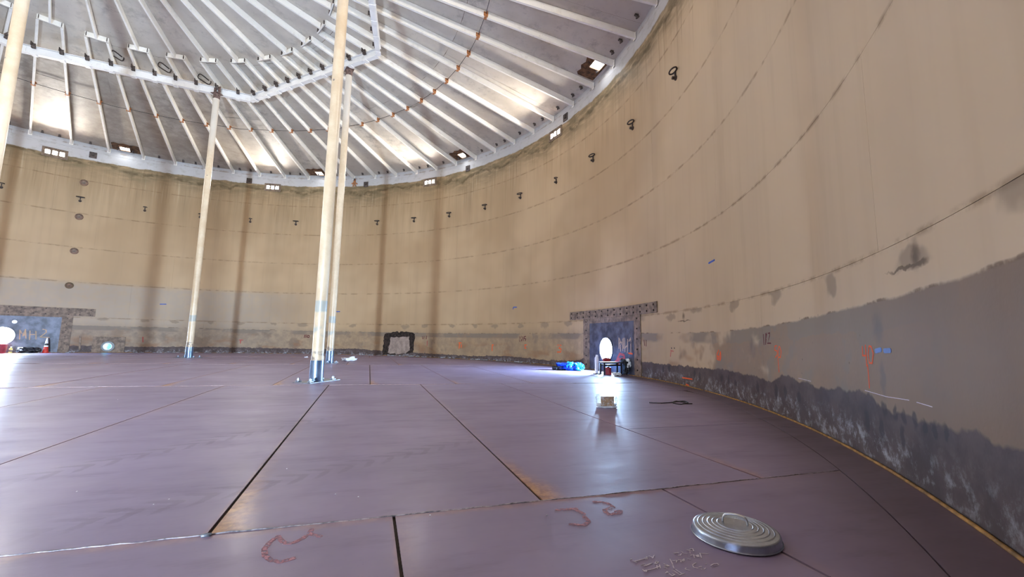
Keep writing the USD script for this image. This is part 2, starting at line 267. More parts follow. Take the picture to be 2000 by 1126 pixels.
def pane_material():
    g = G(); M['sky_pane'] = g.out('sky_pane', g.n('emission', 'emission', color=(.9, .95, 1.), strength=7.))
pane_material()
def film_material():
    g = G(); p = g.n('texture_coordinate', 'object'); nz = g.noise(p, 16., 4., .7)
    gl = g.n('principled_bsdf', 'BSDF', base_color=(.85, .9, .95), roughness=.12, specular_ior_level=.8); t = g.n('transparent_bsdf', 'BSDF')
    M['film'] = g.out('plastic_film', g.n('mix_closure', 'closure', fac=g.sm(nz, .45, .68, .06, .55), closure1=t, closure2=gl))
film_material()
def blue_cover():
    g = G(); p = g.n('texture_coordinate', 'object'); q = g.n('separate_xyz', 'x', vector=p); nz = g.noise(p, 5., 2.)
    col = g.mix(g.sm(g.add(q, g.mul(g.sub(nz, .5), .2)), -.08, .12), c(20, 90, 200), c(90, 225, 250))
    M['blue_cover'] = g.done('blue_cover', col, .3, 0., None, 0, 0, .5, emission_color=col, emission_strength=2.2)  # emission stands in for daylight behind the translucent cover
blue_cover()

# ------------------------------------------------------------------ scene tree helpers
_used = {}
def numbered(path):
    k = _used.get(path, 0); _used[path] = k + 1
    return path if k == 0 else f'{path}_{k:03d}'
def path_of(parent): return '/World' if parent is None else str(parent.GetPath())
def tag(prim, label=None, cat=None, group=None, kind=None):
    for k, v in (('label', label), ('category', cat), ('group', group), ('kind', kind)):
        if v: prim.SetCustomDataByKey(k, v)
    return prim
def obj(name, mesh, mat, parent=None, smooth=30, label=None):
    m = usdkit.mesh(stage, numbered(path_of(parent) + '/' + name), mesh, M[mat], smooth=smooth).GetPrim()
    if label: m.SetCustomDataByKey('label', label)
    return m
def thing(name, label=None, cat=None, loc=(0, 0, 0), rotz=0., group=None, kind=None):
    x = UsdGeom.Xform.Define(stage, numbered('/World/' + name))
    x.AddTranslateOp().Set(Gf.Vec3d(*map(float, loc)))
    if rotz: x.AddRotateZOp().Set(float(rotz))
    return tag(x.GetPrim(), label, cat, group, kind)
def dup(root, loc, rotz, label=None, group=None):
    was = root.GetCustomData(); base = root.GetName().rstrip('0123456789').rstrip('_') if root.GetName()[-3:].isdigit() else root.GetName()
    r = thing(base, label or was['label'], was['category'], loc, rotz, group or was.get('group'))
    r.GetReferences().AddInternalReference(root.GetPath()); r.SetInstanceable(True); return r

# ------------------------------------------------------------------ mesh helpers
cat = trimesh.util.concatenate
def tri_poly(poly, h):
    pts, rings = [], []
    for ring in [poly.exterior, *poly.interiors]:
        q = np.array(shapely.segmentize(ring, h).coords)[:-1]; rings.append(np.arange(len(pts), len(pts)+len(q))); pts += list(q)
    x0, y0, x1, y1 = poly.bounds
    nx, ny = int((x1-x0)/h), int((y1-y0)/h)
    if nx > 0 and ny > 0:
        gx, gy = np.meshgrid(np.linspace(x0, x1, nx+2)[1:-1], np.linspace(y0, y1, ny+2)[1:-1]); gp = np.c_[gx.ravel(), gy.ravel()]
        inner = poly.buffer(-.45*h)
        if not inner.is_empty: pts += list(gp[shapely.contains_xy(inner, gp[:, 0], gp[:, 1])])
    pts = np.array(pts)
    t = Delaunay(pts).simplices; cen = pts[t].mean(1); ok = shapely.contains_xy(poly, cen[:, 0], cen[:, 1])
    e1, e2 = pts[t[:, 1]]-pts[t[:, 0]], pts[t[:, 2]]-pts[t[:, 0]]; ar = e1[:, 0]*e2[:, 1]-e1[:, 1]*e2[:, 0]
    t, ar = t[ok & (abs(ar) > 1e-8)], ar[ok & (abs(ar) > 1e-8)]; t[ar < 0] = t[ar < 0][:, ::-1]
    return pts, t, rings
def slab(poly, h, top, bottom=None):
    """Surface TOP(pts2d)->3d over a polygon, with side faces down to BOTTOM(pts2d). The top face looks along the mapped +normal."""
    out = []
    for pg in getattr(poly, 'geoms', [poly]):
        if pg.is_empty or pg.area < 1e-7: continue
        pts, t, rings = tri_poly(pg, h); V = top(pts); v, f = [V], [t]; n = len(V)
        if bottom is not None:
            B = bottom(pts)
            for r in rings:
                k = len(r); j = np.arange(k); a, b = n+j, n+(j+1) % k; v += [V[r], B[r]]
                f.append(np.r_[np.c_[a, a+k, b], np.c_[b, a+k, b+k]]); n += 2*k
            v.append(B); f.append(t[:, ::-1]+n); n += len(B)
        out.append(trimesh.Trimesh(np.vstack(v), np.vstack(f), process=False))
    return cat(out)
def cyl_map(off):
    def fn(p): a = p[:, 0]/R; return np.c_[CX+(R-off)*np.cos(a), CY+(R-off)*np.sin(a), p[:, 1]]
    return fn
def shell_slab(poly, h, off0, off1):        # plate on the inside of the shell from depth off1 (towards the axis) back to off0
    m = slab(poly, h, cyl_map(off1), cyl_map(off0)); m.faces = m.faces[:, ::-1]
    # orient the main face towards the axis
    f = m.triangles_center[0]; n = m.face_normals[0]
    if n[0]*(CX-f[0])+n[1]*(CY-f[1]) < 0: m.faces = m.faces[:, ::-1]
    return m
def floor_slab(poly, h, up, th):
    return slab(poly, h, lambda p: np.c_[p, floorz(p[:, 0], p[:, 1])+up], lambda p: np.c_[p, floorz(p[:, 0], p[:, 1])+up-th])
def bx(sx, sy, sz, at=(0, 0, 0), rotz=0., bev=0.):
    if bev:
        m = trimesh.convex.convex_hull(np.array([[x*(sx/2-bx_), y*(sy/2-by_), z*(sz/2-bz_)] for x in (-1, 1) for y in (-1, 1) for z in (-1, 1) for bx_, by_, bz_ in ((0, bev, bev), (bev, 0, bev), (bev, bev, 0))]))
    else: m = trimesh.creation.box((sx, sy, sz))
    if rotz: m.apply_transform(trimesh.transformations.rotation_matrix(math.radians(rotz), (0, 0, 1)))
    m.apply_translation(at); return m
def cyl(r, h, at=(0, 0, 0), axis=(0, 0, 1), n=20):
    m = trimesh.creation.cylinder(r, h, sections=n); m.apply_transform(trimesh.geometry.align_vectors((0, 0, 1), np.array(axis, float)/np.linalg.norm(axis))); m.apply_translation(at); return m
def tube(pts, r, n=8, caps=True):
    p = np.asarray(pts, float); t = np.gradient(p, axis=0); t /= np.linalg.norm(t, axis=1, keepdims=True)+1e-12
    a = np.cross(t[0], (0, 0, 1.) if abs(t[0, 2]) < .9 else (1., 0, 0)); a /= np.linalg.norm(a); A = []
    for k in range(len(p)):
        a = a-t[k]*(a@t[k]); a /= np.linalg.norm(a); A.append(a)
    A = np.array(A); B = np.cross(t, A); th = np.arange(n)*2*np.pi/n; rr = np.broadcast_to(r, (len(p),))
    v = (p[:, None]+rr[:, None, None]*(np.cos(th)[None, :, None]*A[:, None]+np.sin(th)[None, :, None]*B[:, None])).reshape(-1, 3)
    i, j = np.meshgrid(np.arange(len(p)-1), np.arange(n), indexing='ij'); q = np.stack([i*n+j, i*n+(j+1) % n, (i+1)*n+(j+1) % n, (i+1)*n+j], -1).reshape(-1, 4)
    f = np.vstack([q[:, [0, 1, 2]], q[:, [0, 2, 3]]])
    if caps:
        e = (len(p)-1)*n; f = np.vstack([f, [[0, k+1, k] for k in range(1, n-1)], [[e, e+k, e+k+1] for k in range(1, n-1)]])
    m = trimesh.Trimesh(v, f, process=False); m.fix_normals(); return m
def lathe(prof, n=48):
    prof = np.array(prof, float); return trimesh.creation.revolve(prof, sections=n)
def smooth_path(pts, n=8):
    p = np.asarray(pts, float); P = np.vstack([2*p[0]-p[1], p, 2*p[-1]-p[-2]]); out = []
    for i in range(1, len(P)-2):
        for t in np.linspace(0, 1, n, endpoint=False):
            out.append(.5*((2*P[i])+(-P[i-1]+P[i+1])*t+(2*P[i-1]-5*P[i]+4*P[i+1]-P[i+2])*t*t+(-P[i-1]+3*P[i]-3*P[i+1]+P[i+2])*t**3))
    return np.array(out+[p[-1]])
def wall_marks(name, strokes, w, mat, label=None, parent=None, off=.003):
    lines = [LineString([on_wall(q) for q in st]) if len(st) > 1 else Point(on_wall(st[0])) for st in strokes]
    g = unary_union([l.buffer(w/2, quad_segs=3) for l in lines]); return obj(name, shell_slab(g, .25, .0, off), mat, parent, True, label)
def floor_marks(name, strokes, w, mat, label=None, parent=None):
    g = unary_union([LineString([on_floor(q)[:2] for q in st]).buffer(w/2, quad_segs=2) for st in strokes]); return obj(name, floor_slab(g, .4, .0024, .002), mat, parent, True, label)
def crop(ox, oy, sc, strokes): return [[(ox+x/sc, oy+y/sc) for x, y in st] for st in strokes]

# ------------------------------------------------------------------ floor: sub-floor, rows of 2.41 x 9.07 m plates, annular ring, weld beads
floor = thing('floor', 'dark plum primed steel plate floor of the tank with rusty lap seams', 'floor', kind='structure')
disc = Point(CX, CY).buffer(R+.15, quad_segs=45)
obj('sub_floor', floor_slab(disc, 2.2, -.014, .10), 'sub_floor', floor, True)
RING = .54; circ = Point(CX, CY).buffer(R-RING, quad_segs=90)
rows = [(-5.57, 3.5, .25, 'floor_row_a'), (3.5, 12.57, -.95, 'floor_row_b'), (12.57, 21.64, .1, 'floor_row_c'), (21.64, 30.71, -.95, 'floor_row_b2'), (30.71, 39.78, .1, 'floor_row_c2')]
floor_material('floor_row_b2', -.95, 21.64); floor_material('floor_row_c2', .1, 30.71)
GAP = .011
def uvpoly(u0, v0, u1, v1):
    return Polygon([tuple(uv_xy((a, b))) for a, b in ((u0, v0), (u1, v0), (u1, v1), (u0, v1))])
for v0, v1, u0, mt in rows:
    k0 = int(math.floor((CU-R-u0)/2.41))-1
    for k in range(k0, k0+22):
        a, b = u0+2.41*k, u0+2.41*(k+1)
        cuts = [v0, v1]
        if mt == 'floor_row_b' and a > 3.5: cuts = [v0, 5.9, v1] if a < 6 else [v0, 10.4, v1]
        for ca, cb in zip(cuts[:-1], cuts[1:]):
            pg = uvpoly(a+GAP, ca+.003 if ca == v0 else ca+.008, b-GAP, cb-.003 if cb == v1 else cb-.008).intersection(circ)
            if pg.is_empty or pg.area < .05: continue
            lift = 0. if mt == 'floor_row_a' else .002*((k*7+int(v0)) % 3)
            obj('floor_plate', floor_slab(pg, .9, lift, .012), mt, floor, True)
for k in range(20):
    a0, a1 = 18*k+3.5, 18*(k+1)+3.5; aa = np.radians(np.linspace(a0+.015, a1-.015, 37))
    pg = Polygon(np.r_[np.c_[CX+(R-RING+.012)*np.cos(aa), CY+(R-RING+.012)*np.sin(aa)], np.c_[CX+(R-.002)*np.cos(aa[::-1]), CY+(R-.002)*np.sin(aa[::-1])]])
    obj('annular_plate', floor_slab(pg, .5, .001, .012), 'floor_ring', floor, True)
for vv in (3.5, 12.57, 21.64, 30.71):                       # weld beads along the cross seams
    w = math.sqrt(max(0, (R-RING)**2-(vv-CV)**2)); us = np.arange(CU-w+.05, CU+w-.05, .04 if vv < 5 else .3)
    xy = uv_xy(np.c_[us, np.full(len(us), vv)]); jit = meshkit.fbm(np.c_[us*6, us*0+vv, us*0], 3)
    xy = xy + GV*((jit-.5)*.03)[:, None]; z = floorz(xy[:, 0], xy[:, 1])-.002+.006*meshkit.noise(np.c_[us*11, us*0, us*0+3])
    obj('weld_bead', tube(np.c_[xy, z], (.003+.004*jit) if vv < 5 else (.005+.005*jit), 6), 'weld_floor' if vv < 5 else 'weld_dull', floor, True)
q = on_floor((393, 1048)); d = on_floor((413, 1045))-q; 
obj('weld_bead', tube([q+(0, 0, .004), q+d*.5+(0, 0, .008), q+d+(0, 0, .004)], .014, 8), 'base_steel', floor, True, 'short shiny weld at the end of the rusty seam')
floor_marks('chalk_marking', crop(1220, 1060, 10, [
 [(115,320),(140,310)],[(170,350),(235,380)],[(190,352),(250,345),(300,330),(360,315),(420,290),(450,280)],[(430,270),(440,312)],[(480,255),(520,268),(560,290)],[(540,292),(580,240)],
 [(320,440),(380,415),(430,430),(510,400)],[(380,450),(430,440),(480,420),(530,395)],[(590,402),(620,360),(660,370),(620,410)],[(350,515),(380,550),(430,560),(425,530),(380,545)],
 [(430,532),(540,512),(600,490),(650,470),(700,452)],[(630,440),(640,500)],[(680,430),(700,490)],[(765,405),(830,440)],[(770,480),(830,492)],[(790,460),(870,452),(830,430)],
 [(885,315),(930,400),(960,490)],[(970,202),(1050,190),(1040,240),(1090,242),(1110,210)],[(1100,160),(1150,200),(1220,210)],[(1210,140),(1250,140),(1280,200),(1280,120),(1330,110),(1350,160)],
 [(1285,240),(1320,235)],[(1350,230),(1365,290)],[(1390,240),(1420,270),(1440,230),(1450,270)],[(1470,200),(1500,290)],[(1490,200),(1630,215)],[(940,345),(1020,340),(1010,380)],
 [(1050,330),(1100,330),(1100,375)],[(1130,340),(1160,310),(1165,350),(1130,352)],[(1230,310),(1285,325)],[(1390,390),(1325,430),(1350,480),(1430,492)],[(1450,470),(1500,460),(1490,510),(1540,520),(1580,490)],
 [(1580,415),(1600,405)],[(1680,440),(1740,410),(1810,400),(1840,430),(1710,475)],[(1180,510),(1200,490)],[(1190,520),(1275,535)],[(800,590),(830,560),(850,580)],[(870,600),(930,640),(980,620),(930,600)],
 [(940,530),(1050,600)],[(1000,520),(1120,600)],[(1060,630),(1170,590)]]), .0066, 'chalk_white', 'white chalk handwriting upside down beside the bin lid', floor)
floor_marks('spray_marking', crop(500, 960, 6.785, [[(740,500),(700,560),(600,630),(480,680),(380,680),(320,630),(290,590)],[(260,610),(180,670),(110,760),(120,850),(200,910),(330,930),(500,880)],[(720,560),(850,590)]]), .035, 'chalk_pink', 'faded pink spray loop in front of the weld seam', floor)
floor_marks('spray_marking', crop(1000, 960, 6.784, [[(1090,130),(1250,140),(1340,200),(1220,240),(1280,300),(1430,280),(1440,250),(1380,260)],[(600,240),(850,220)],[(960,330),(1020,390),(960,440),(780,430)],[(850,240),(950,290)]]), .035, 'chalk_pink', 'faded pink spray figures left of the bin lid', floor)

# ------------------------------------------------------------------ shell wall: six courses of curved plates with openings
def arc(az): return math.radians(az)*R
holes = []
for az, z, rad in MANWAYS: holes.append(Point(arc(az), z).buffer(rad, quad_segs=16))
for az in VENTS:
    az = az if az <= 180 else az-360
    for k in (-1, 0, 1): holes.append(box(arc(az)+k*.345-.13, VENT_Z-.15, arc(az)+k*.345+.13, VENT_Z+.15).buffer(-.04).buffer(.04, quad_segs=3))
HOLES = unary_union(holes)
wall = thing('wall_round', 'tall round shell wall of tan coated steel plates with a white strip on top', 'wall', kind='structure')
zs = [-.02, 2.44, 4.88, 7.32, 9.76, 12.20, 14.40, 14.94]
for i in range(7):
    n = 15 if i < 6 else 15; ph = (2.6, 14.6, 8.6, 20.6, 2.6, 14.6, 8.6)[i]
    for k in range(n):
        a0, a1 = ph-180+24*k, ph-180+24*(k+1)
        segs = [(a0, a1)] if a1 <= 180 else ([(a0, 180), (-180, a1-360)] if a0 < 180 else [(a0-360, a1-360)])
        for b0, b1 in segs:
            if b1-b0 < .01: continue
            pg = box(arc(b0)+.0022, zs[i]+.0025, arc(b1)-.0022, zs[i+1]-.0025).difference(HOLES)
            mn = ('', 'shell_a', 'shell_a', 'shell_b', 'shell_c', 'shell_c', 'shell_c')[i]
            if i == 0:
                mn = f'shell_low_{k:02d}{"b" if b0 <= -179.9 else ""}' if -40 < b0+24 and b0 < 160 else 'shell_low_far'
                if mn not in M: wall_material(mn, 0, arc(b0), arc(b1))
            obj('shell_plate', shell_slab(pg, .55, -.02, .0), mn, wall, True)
back = [box(arc(-180), -.1, arc(-60), 15.0), box(arc(-60), -.1, arc(60), 15.0), box(arc(60), -.1, arc(180), 15.0)]
for b in back: obj('seam_backing', shell_slab(b.difference(HOLES.buffer(.004)), .9, -.06, -.016), 'backing_wall', wall, True)
wm = lambda st, w, mat, lab, nm='painted_number': wall_marks(nm, st, w, mat, lab, wall)
wm(crop(1660, 650, 7.51, [[(185,200),(190,330),(245,330)],[(230,180),(250,480)],[(285,190),(270,300),(290,440),(330,440),(345,300),(315,200),(285,190)],[(262,470),(278,640),(290,800)]]), .022, 'paint_orange', 'orange sprayed number 40 with a long drip')
wm(crop(1470, 630, 8.04, [[(380,360),(350,365),(348,430),(385,440),(390,500),(360,540)],[(415,370),(400,450),(405,540),(440,540),(450,450),(430,380),(415,370)],[(400,560),(408,660),(418,770)]]), .024, 'paint_orange', 'orange sprayed number 50 with a drip')
wm(crop(1470, 630, 8.04, [[(170,185),(180,340)],[(205,170),(205,335)],[(225,160),(205,335)],[(248,165),(270,158),(268,200),(235,320),(285,320)]]), .028, 'paint_maroon', 'maroon brushed number 112')
wm(crop(1280, 660, 12.5, [[(1545,300),(1510,380),(1510,500),(1545,530),(1550,450),(1515,440)],[(1590,330),(1570,430),(1580,540),(1600,480),(1595,350)]]), .045, 'paint_orange', 'orange sprayed number 60')
wm(crop(1280, 660, 12.5, [[(375,300),(440,320)],[(385,300),(370,440)]]), .04, 'paint_red', 'red sprayed number 70 beside the right manway door')
wm([[(1311.5, 679.3), (1312, 679.6)], [(1317, 679.3), (1317.4, 679.5)]], .05, 'lug', 'two black dots above a red number', 'painted_dots')
wm(crop(780, 630, 6.06, [[(1875,265),(1915,265),(1890,300),(1915,310),(1910,345),(1870,345)]]), .06, 'paint_orange', 'orange sprayed figure left of the right manway door')
wm(crop(780, 630, 6.06, [[(1485,260),(1505,262)],[(1487,262),(1487,300),(1500,300)]]), .06, 'paint_orange', 'small orange mark below the black lettering N15')
wm(crop(780, 630, 6.06, [[(1100,260),(1098,330)],[(1100,260),(1112,262)]]), .07, 'paint_orange', 'orange tick between the N15 lettering and the charred frame')
wm(crop(780, 630, 6.06, [[(705,235),(732,238)],[(712,235),(708,300)],[(735,260),(733,290)]]), .07, 'paint_orange', 'orange tick nearer the charred frame')
wm(crop(780, 630, 6.06, [[(1425,220),(1428,165),(1445,215),(1448,160)],[(1465,210),(1462,165)],[(1497,160),(1478,165),(1475,185),(1497,190),(1490,212)]]), .05, 'paint_maroon', 'dark brushed lettering N15')
wm(crop(780, 630, 6.06, [[(275,190),(272,160),(290,188),(292,158)],[(320,155),(318,190)]]), .05, 'paint_maroon', 'dark brushed figures just right of the charred frame')
wm(crop(780, 630, 6.06, [[(330,215),(328,268)]]), .06, 'paint_red', 'thin red tick right of the charred frame')
wm(crop(560, 640, 8.04, [[(275,150),(285,110)],[(300,150),(305,110)],[(330,115),(320,145),(350,150),(355,120),(330,115)]]), .06, 'paint_maroon', 'dark red number 110 left of the main column')
wm(crop(330, 560, 5.119, [[(705,530),(738,530)],[(717,530),(714,562)]]), .07, 'paint_red', 'red T-shaped tick on the far wall')
wm([[(1258, 664), (1259, 674)], [(1262, 664), (1262, 675)]], .05, 'paint_maroon', 'dark pair of strokes right of the manway door')
wm([[(279, 658), (279, 667)]], .07, 'paint_red', 'red tick right of the blue nozzle')
wm([[(1690, 762), (1731, 774), (1776, 781)], [(1791, 785), (1821, 794)], [(1560, 738), (1584, 744)]], .008, 'chalk_white', 'thin white chalk line under the number 40', 'chalk_line')
wm([[(1333, 737), (1352, 740)], [(1340, 750), (1345, 752)]], .045, 'paint_orange', 'orange smear low on the corroded band', 'spray_marking')
# corner weld between shell and floor
aa = np.radians(np.arange(0, 360, .4)); jit = meshkit.noise(np.c_[np.cos(aa)*60, np.sin(aa)*60, aa*0])
m = tube(np.c_[CX+(R-.022)*np.cos(aa), CY+(R-.022)*np.sin(aa), .008+.006*jit], .018, 6, False)
tag(obj('trim_1', m, 'weld_rust', None, True), 'rusty ochre weld fillet running along the foot of the round wall', 'weld', kind='structure')
# loose flaked scale along the far foot of the wall
fl = []
for k in range(170):
    az = rng.uniform(36, 121) if k % 12 else rng.uniform(128.5, 136); w = rng.uniform(.10, .5); dd = rng.uniform(.03, .16); x, y = az_xy(az, R-dd); h = rng.uniform(.02, .09)
    v = np.array([[rng.uniform(-w, w)*.5, rng.uniform(-.06, .06), rng.uniform(0, h)] for _ in range(9)]); b = trimesh.convex.convex_hull(v)
    b.apply_transform(trimesh.transformations.rotation_matrix(math.radians(az+90), (0, 0, 1))); b.apply_translation((x, y, float(floorz(x, y))+.0)); fl.append(b)
plain('scale_flake', c(158, 162, 168), .6, 0., .35, 7.)
tag(obj('paint_scale', cat(fl), 'scale_flake', None, False), 'pale flakes of scale and dust lying along the foot of the far wall', 'debris', kind='stuff')

# ------------------------------------------------------------------ ceiling: cone of roof plates
ceiling = thing('ceiling', 'white coated conical steel roof seen from below', 'ceiling', kind='structure')
def cone_map(off):
    def fn(p): a = p[:, 0]; r = p[:, 1]; return np.c_[CX+r*np.cos(a), CY+r*np.sin(a), roofz(r)+off]
    return fn
for ri, (r0, r1, dn) in enumerate(((.05, 5.2, 10), (5.2, 9.9, 20), (9.9, 14.7, 20), (14.7, R+.1, 35))):
    for k in range(dn):
        a0, a1 = 2*math.pi*k/dn, 2*math.pi*(k+1)/dn; off = .006*((k+ri) % 2)
        nr, na = max(2, int((r1-r0)/1.2)), max(3, int((a1-a0)/.045)); A, Rr = np.meshgrid(np.linspace(a0+.0003, a1-.0003, na), np.linspace(r0+.010, r1-.010, nr))
        P = np.c_[A.ravel(), Rr.ravel()]; V, B = cone_map(off)(P), cone_map(off+.012)(P); i, j = np.meshgrid(np.arange(nr-1), np.arange(na-1), indexing='ij')
        qd = np.stack([i*na+j, i*na+j+1, (i+1)*na+j+1, (i+1)*na+j], -1).reshape(-1, 4)
        f = np.vstack([qd[:, [0, 1, 2]], qd[:, [0, 2, 3]]]); m = trimesh.Trimesh(np.vstack([V, B]), np.vstack([f, f[:, ::-1]+len(V)]), process=False)
        if m.face_normals[0][2] > 0: m.faces = m.faces[:, ::-1]
        obj('roof_plate', m, 'roof', ceiling, True)
m = lathe([(.02, roofz(.02)+.03), (R+.25, roofz(R+.25)+.03)], 90); m.apply_translation((CX, CY, 0))
obj('roof_deck', m, 'backing', ceiling, True)

# rafters: outer ones in pairs on headers at r = 9.3, one inner rafter per header
RAF = .30
def raz(k): return 11.75+5.07*k
def words(n):
    one = 'zeroth first second third fourth fifth sixth seventh eighth ninth tenth eleventh twelfth thirteenth fourteenth fifteenth sixteenth seventeenth eighteenth nineteenth'.split()
    return one[n] if n < 20 else (('twentieth', 'thirtieth', 'fortieth', 'fiftieth')[n//10-2] if n % 10 == 0 else ('twenty', 'thirty', 'forty', 'fifty')[n//10-2]+'-'+one[n % 10])
def seen(P):
    d = np.array(P, float)-np.array([0, 0, EYE]); w = d@FWD
    return w > .1 and 0 <= 1000+F*(d@RIGHT)/w <= 2000 and 0 <= 563-F*(d@UP)/w <= 1126
def channel(length, depth=RAF, w=.10, t=.014, drop=.012):       # along +x from the inner end, following the roof slope
    sec = Polygon([(-w/2, 0), (w/2, 0), (w/2, -t), (-w/2+t, -t), (-w/2+t, -depth+t), (w/2, -depth+t), (w/2, -depth), (-w/2, -depth)])
    m = trimesh.creation.extrude_polygon(sec, length); V = m.vertices.copy(); m.vertices = np.c_[V[:, 2], V[:, 0], V[:, 1]-drop-SLOPE*V[:, 2]]; m.fix_normals(); return m
HNAMES = [(18.55, 'largest bright roof opening'), (54.95, 'second largest bright roof opening'), (90.35, 'bright roof opening beside the main column'), (126.35, 'leftmost bright roof opening')]
raz_list = [raz(k) for k in range(-8, 32)]
BRR = 15.55
def place(m, az, r, z, tilt=0.):
    m.apply_transform(trimesh.transformations.rotation_matrix(math.radians(az), (0, 0, 1))); x, y = az_xy(az, r); m.apply_translation((x, y, z)); return m
def counter(prefix, where, hidden, group):
    """Labels for a row of like things, counted from the right among those the picture shows."""
    n = [0]
    def lab(ok):
        if not ok: return hidden, group+' outside the picture'
        n[0] += 1; return f'{prefix}, {words(n[0])} {where}', group
    return lab
clab = [counter('short white header beam joining two rafters', 'from the right in the picture', 'short white header beam outside the picture', 'header beams'),
        counter('inner white rafter above the girders', 'from the right in the picture', 'inner white rafter outside the picture', 'inner rafters'),
        counter('thin dark tie rod between two roof rafters', 'from the right in the picture', 'thin dark tie rod outside the picture', 'tie rods'),
        counter('small dark cleat under the roof edge', 'from the right in the picture', 'small dark roof cleat outside the picture', 'roof cleats')]
for k, az in enumerate(raz_list):
    if seen((*az_xy(az, R-.1), roofz(R)-.2)) or seen((*az_xy(az, 15), roofz(15)-.2)):
        h, nm = min(HNAMES, key=lambda t: abs(t[0]-az)); kk = 1+sum(1 for a in raz_list if min(az, h) < a < max(az, h) and abs(a-az) > .01)
        lab, grp = f'white roof rafter, {words(kk)} to the {"right" if az < h else "left"} of the {nm}', 'outer roof rafters'
    else: lab, grp = 'white roof rafter outside the picture', 'roof rafters outside the picture'
    r0 = 9.37; t = thing('roof_rafter', lab, 'rafter', (*az_xy(az, r0), roofz(r0)), az, grp)
    obj('beam', channel(R-.05-r0), 'rafter_paint', t, False); L = BRR-r0; zc = -SLOPE*L-.16
    obj('bridging_clip', cat([bx(.20, .15, .20, (L, 0, zc), bev=.012), bx(.34, .03, .13, (L, 0, zc+.07)), bx(.14, .20, .06, (L, 0, zc-.13)), bx(.05, .24, .12, (L+.05, 0, zc+.04))]), 'clip_rust', t, False, 'rusty clip where the tie rod passes')
    obj('end_plate', bx(.02, .20, .34, (R-.04-r0, 0, -SLOPE*(R-r0)-.185)), 'rafter_paint', t, False)
    if k % 2 == 0:
        az2 = raz_list[k+1]; mid = (az+az2)/2; half = math.radians((az2-az)/2); L2 = 2*9.32*math.sin(half); rm = 9.32*math.cos(half); P = (*az_xy(mid, rm), roofz(9.32)-.16)
        lab2, grp2 = clab[0](seen(P)); t2 = thing('header_beam', lab2, 'beam', P, mid, grp2)
        obj('web', bx(.02, L2+.06, .28, (.03, 0, 0)), 'rafter_paint', t2, False); obj('flange', bx(.09, L2+.06, .016, (0, 0, -.132)), 'rafter_paint', t2, False); obj('end_cleat', cat([bx(.10, .02, .20, (.0, s_*(L2/2-.02), 0)) for s_ in (-1, 1)]), 'clip_dark', t2, False)
        lab3, grp3 = clab[1](seen((*az_xy(mid, 9.0), roofz(9.)-.2))); ra = .85; t3 = thing('inner_rafter', lab3, 'rafter', (*az_xy(mid, ra), roofz(ra)), mid, grp3)
        obj('beam', channel(9.26-ra, w=.08), 'rafter_paint', t3, False)
for k in range(len(raz_list)-1):                            # bridging tie rods
    a0, a1 = raz_list[k], raz_list[k+1]
    sag = .0 if k % 5 else -.05; z = roofz(BRR)-.17; P0, P1 = np.array([*az_xy(a0, BRR), z]), np.array([*az_xy(a1, BRR), z]); d = P1-P0
    pts = [P0+d*t+np.array([0, 0, sag*4*t*(1-t)]) for t in np.linspace(.07, .93, 6)]; lab, grp = clab[2](seen((P0+P1)/2))
    tag(obj('tie_rod', tube(pts, .016, 6), 'rod', None, True), lab, 'rod', grp)

# ------------------------------------------------------------------ columns and girder ring
GZ0, GZ1, GR = 15.58, 16.0, 11.8
def pipe(r, z0, z1, n=28): return cyl(r, z1-z0, (0, 0, (z0+z1)/2), n=n)
COLS = [('', -2.1, 10.72), ('rear roof column partly hidden behind the foreground column', 49.0, 11.2), ('slim distant roof column standing alone on the left', 97.5, 11.02),
        (None, 149.9, 11.1), (None, 201.3, 11.1), (None, 252.8, 11.1), (None, 304.2, 11.1), ('roof centre column cut by the left picture edge', 0, 0)]
COLS[0] = ('thickest nearest roof column with blue steel foot and bolted base plate', COLS[0][1], COLS[0][2])
def make_column(label, az, r):
    x, y = az_xy(az, r); z = float(floorz(x, y)); top = GZ0-.01 if r > 1 else roofz(0)-.85; rot = az+77 if r > 1 else 0
    t = thing('roof_column', label or 'cream roof column of the ring outside the picture', 'column', (x, y, z), rot, None if label else 'columns outside the picture')
    obj('pipe', pipe(.162, .55, top-z), 'column', t); obj('base_sleeve', cat([pipe(.185, .03, .60, 32), pipe(.20, .018, .045, 32)]), 'sleeve', t, 30, 'blue grey steel sleeve')
    obj('collar', pipe(.176, .60, .73, 32), 'column', t)
    obj('base_plate', bx(1.28, .56, .022, (.06, 0, .011), bev=.004), 'base_steel', t, False)
    for sx, sy in ((-1, -1), (-1, 1), (1, -1), (1, 1)):
        obj('bolt', cat([cyl(.018, .12, (sx*.46, sy*.20, .08), n=8), cyl(.042, .05, (sx*.46, sy*.20, .095), n=6), bx(.15, .09, .03, (sx*.46, sy*.20, .045))]), 'base_steel', t, False)
    h = top-z
    if r > 1:
        obj('cap_plate', cat([bx(.50, .40, .025, (0, 0, h-.013)), pipe(.172, h-.34, h-.02, 24)]), 'cap_rust', t, 30, 'brown stained cap')
        for s in (-1, 1): obj('gusset', bx(.16, .03, .46, (s*.13, 0, h+.21)), 'cap_rust', t, False)
    else: obj('cap_plate', cat([cyl(.7, .03, (0, 0, h), n=32), cyl(.7, .35, (0, 0, h+.19), n=32)]), 'girder_paint', t)
    return t
for cdef in COLS: make_column(*cdef)
VERT = [38.4-51.43+51.43*k for k in range(7)]
GLAB = {0: 'white roof girder running out of the top edge beside the rear column', 1: 'white roof girder rising from the left joint to the rear column', 2: 'long white roof girder above the slim left column'}
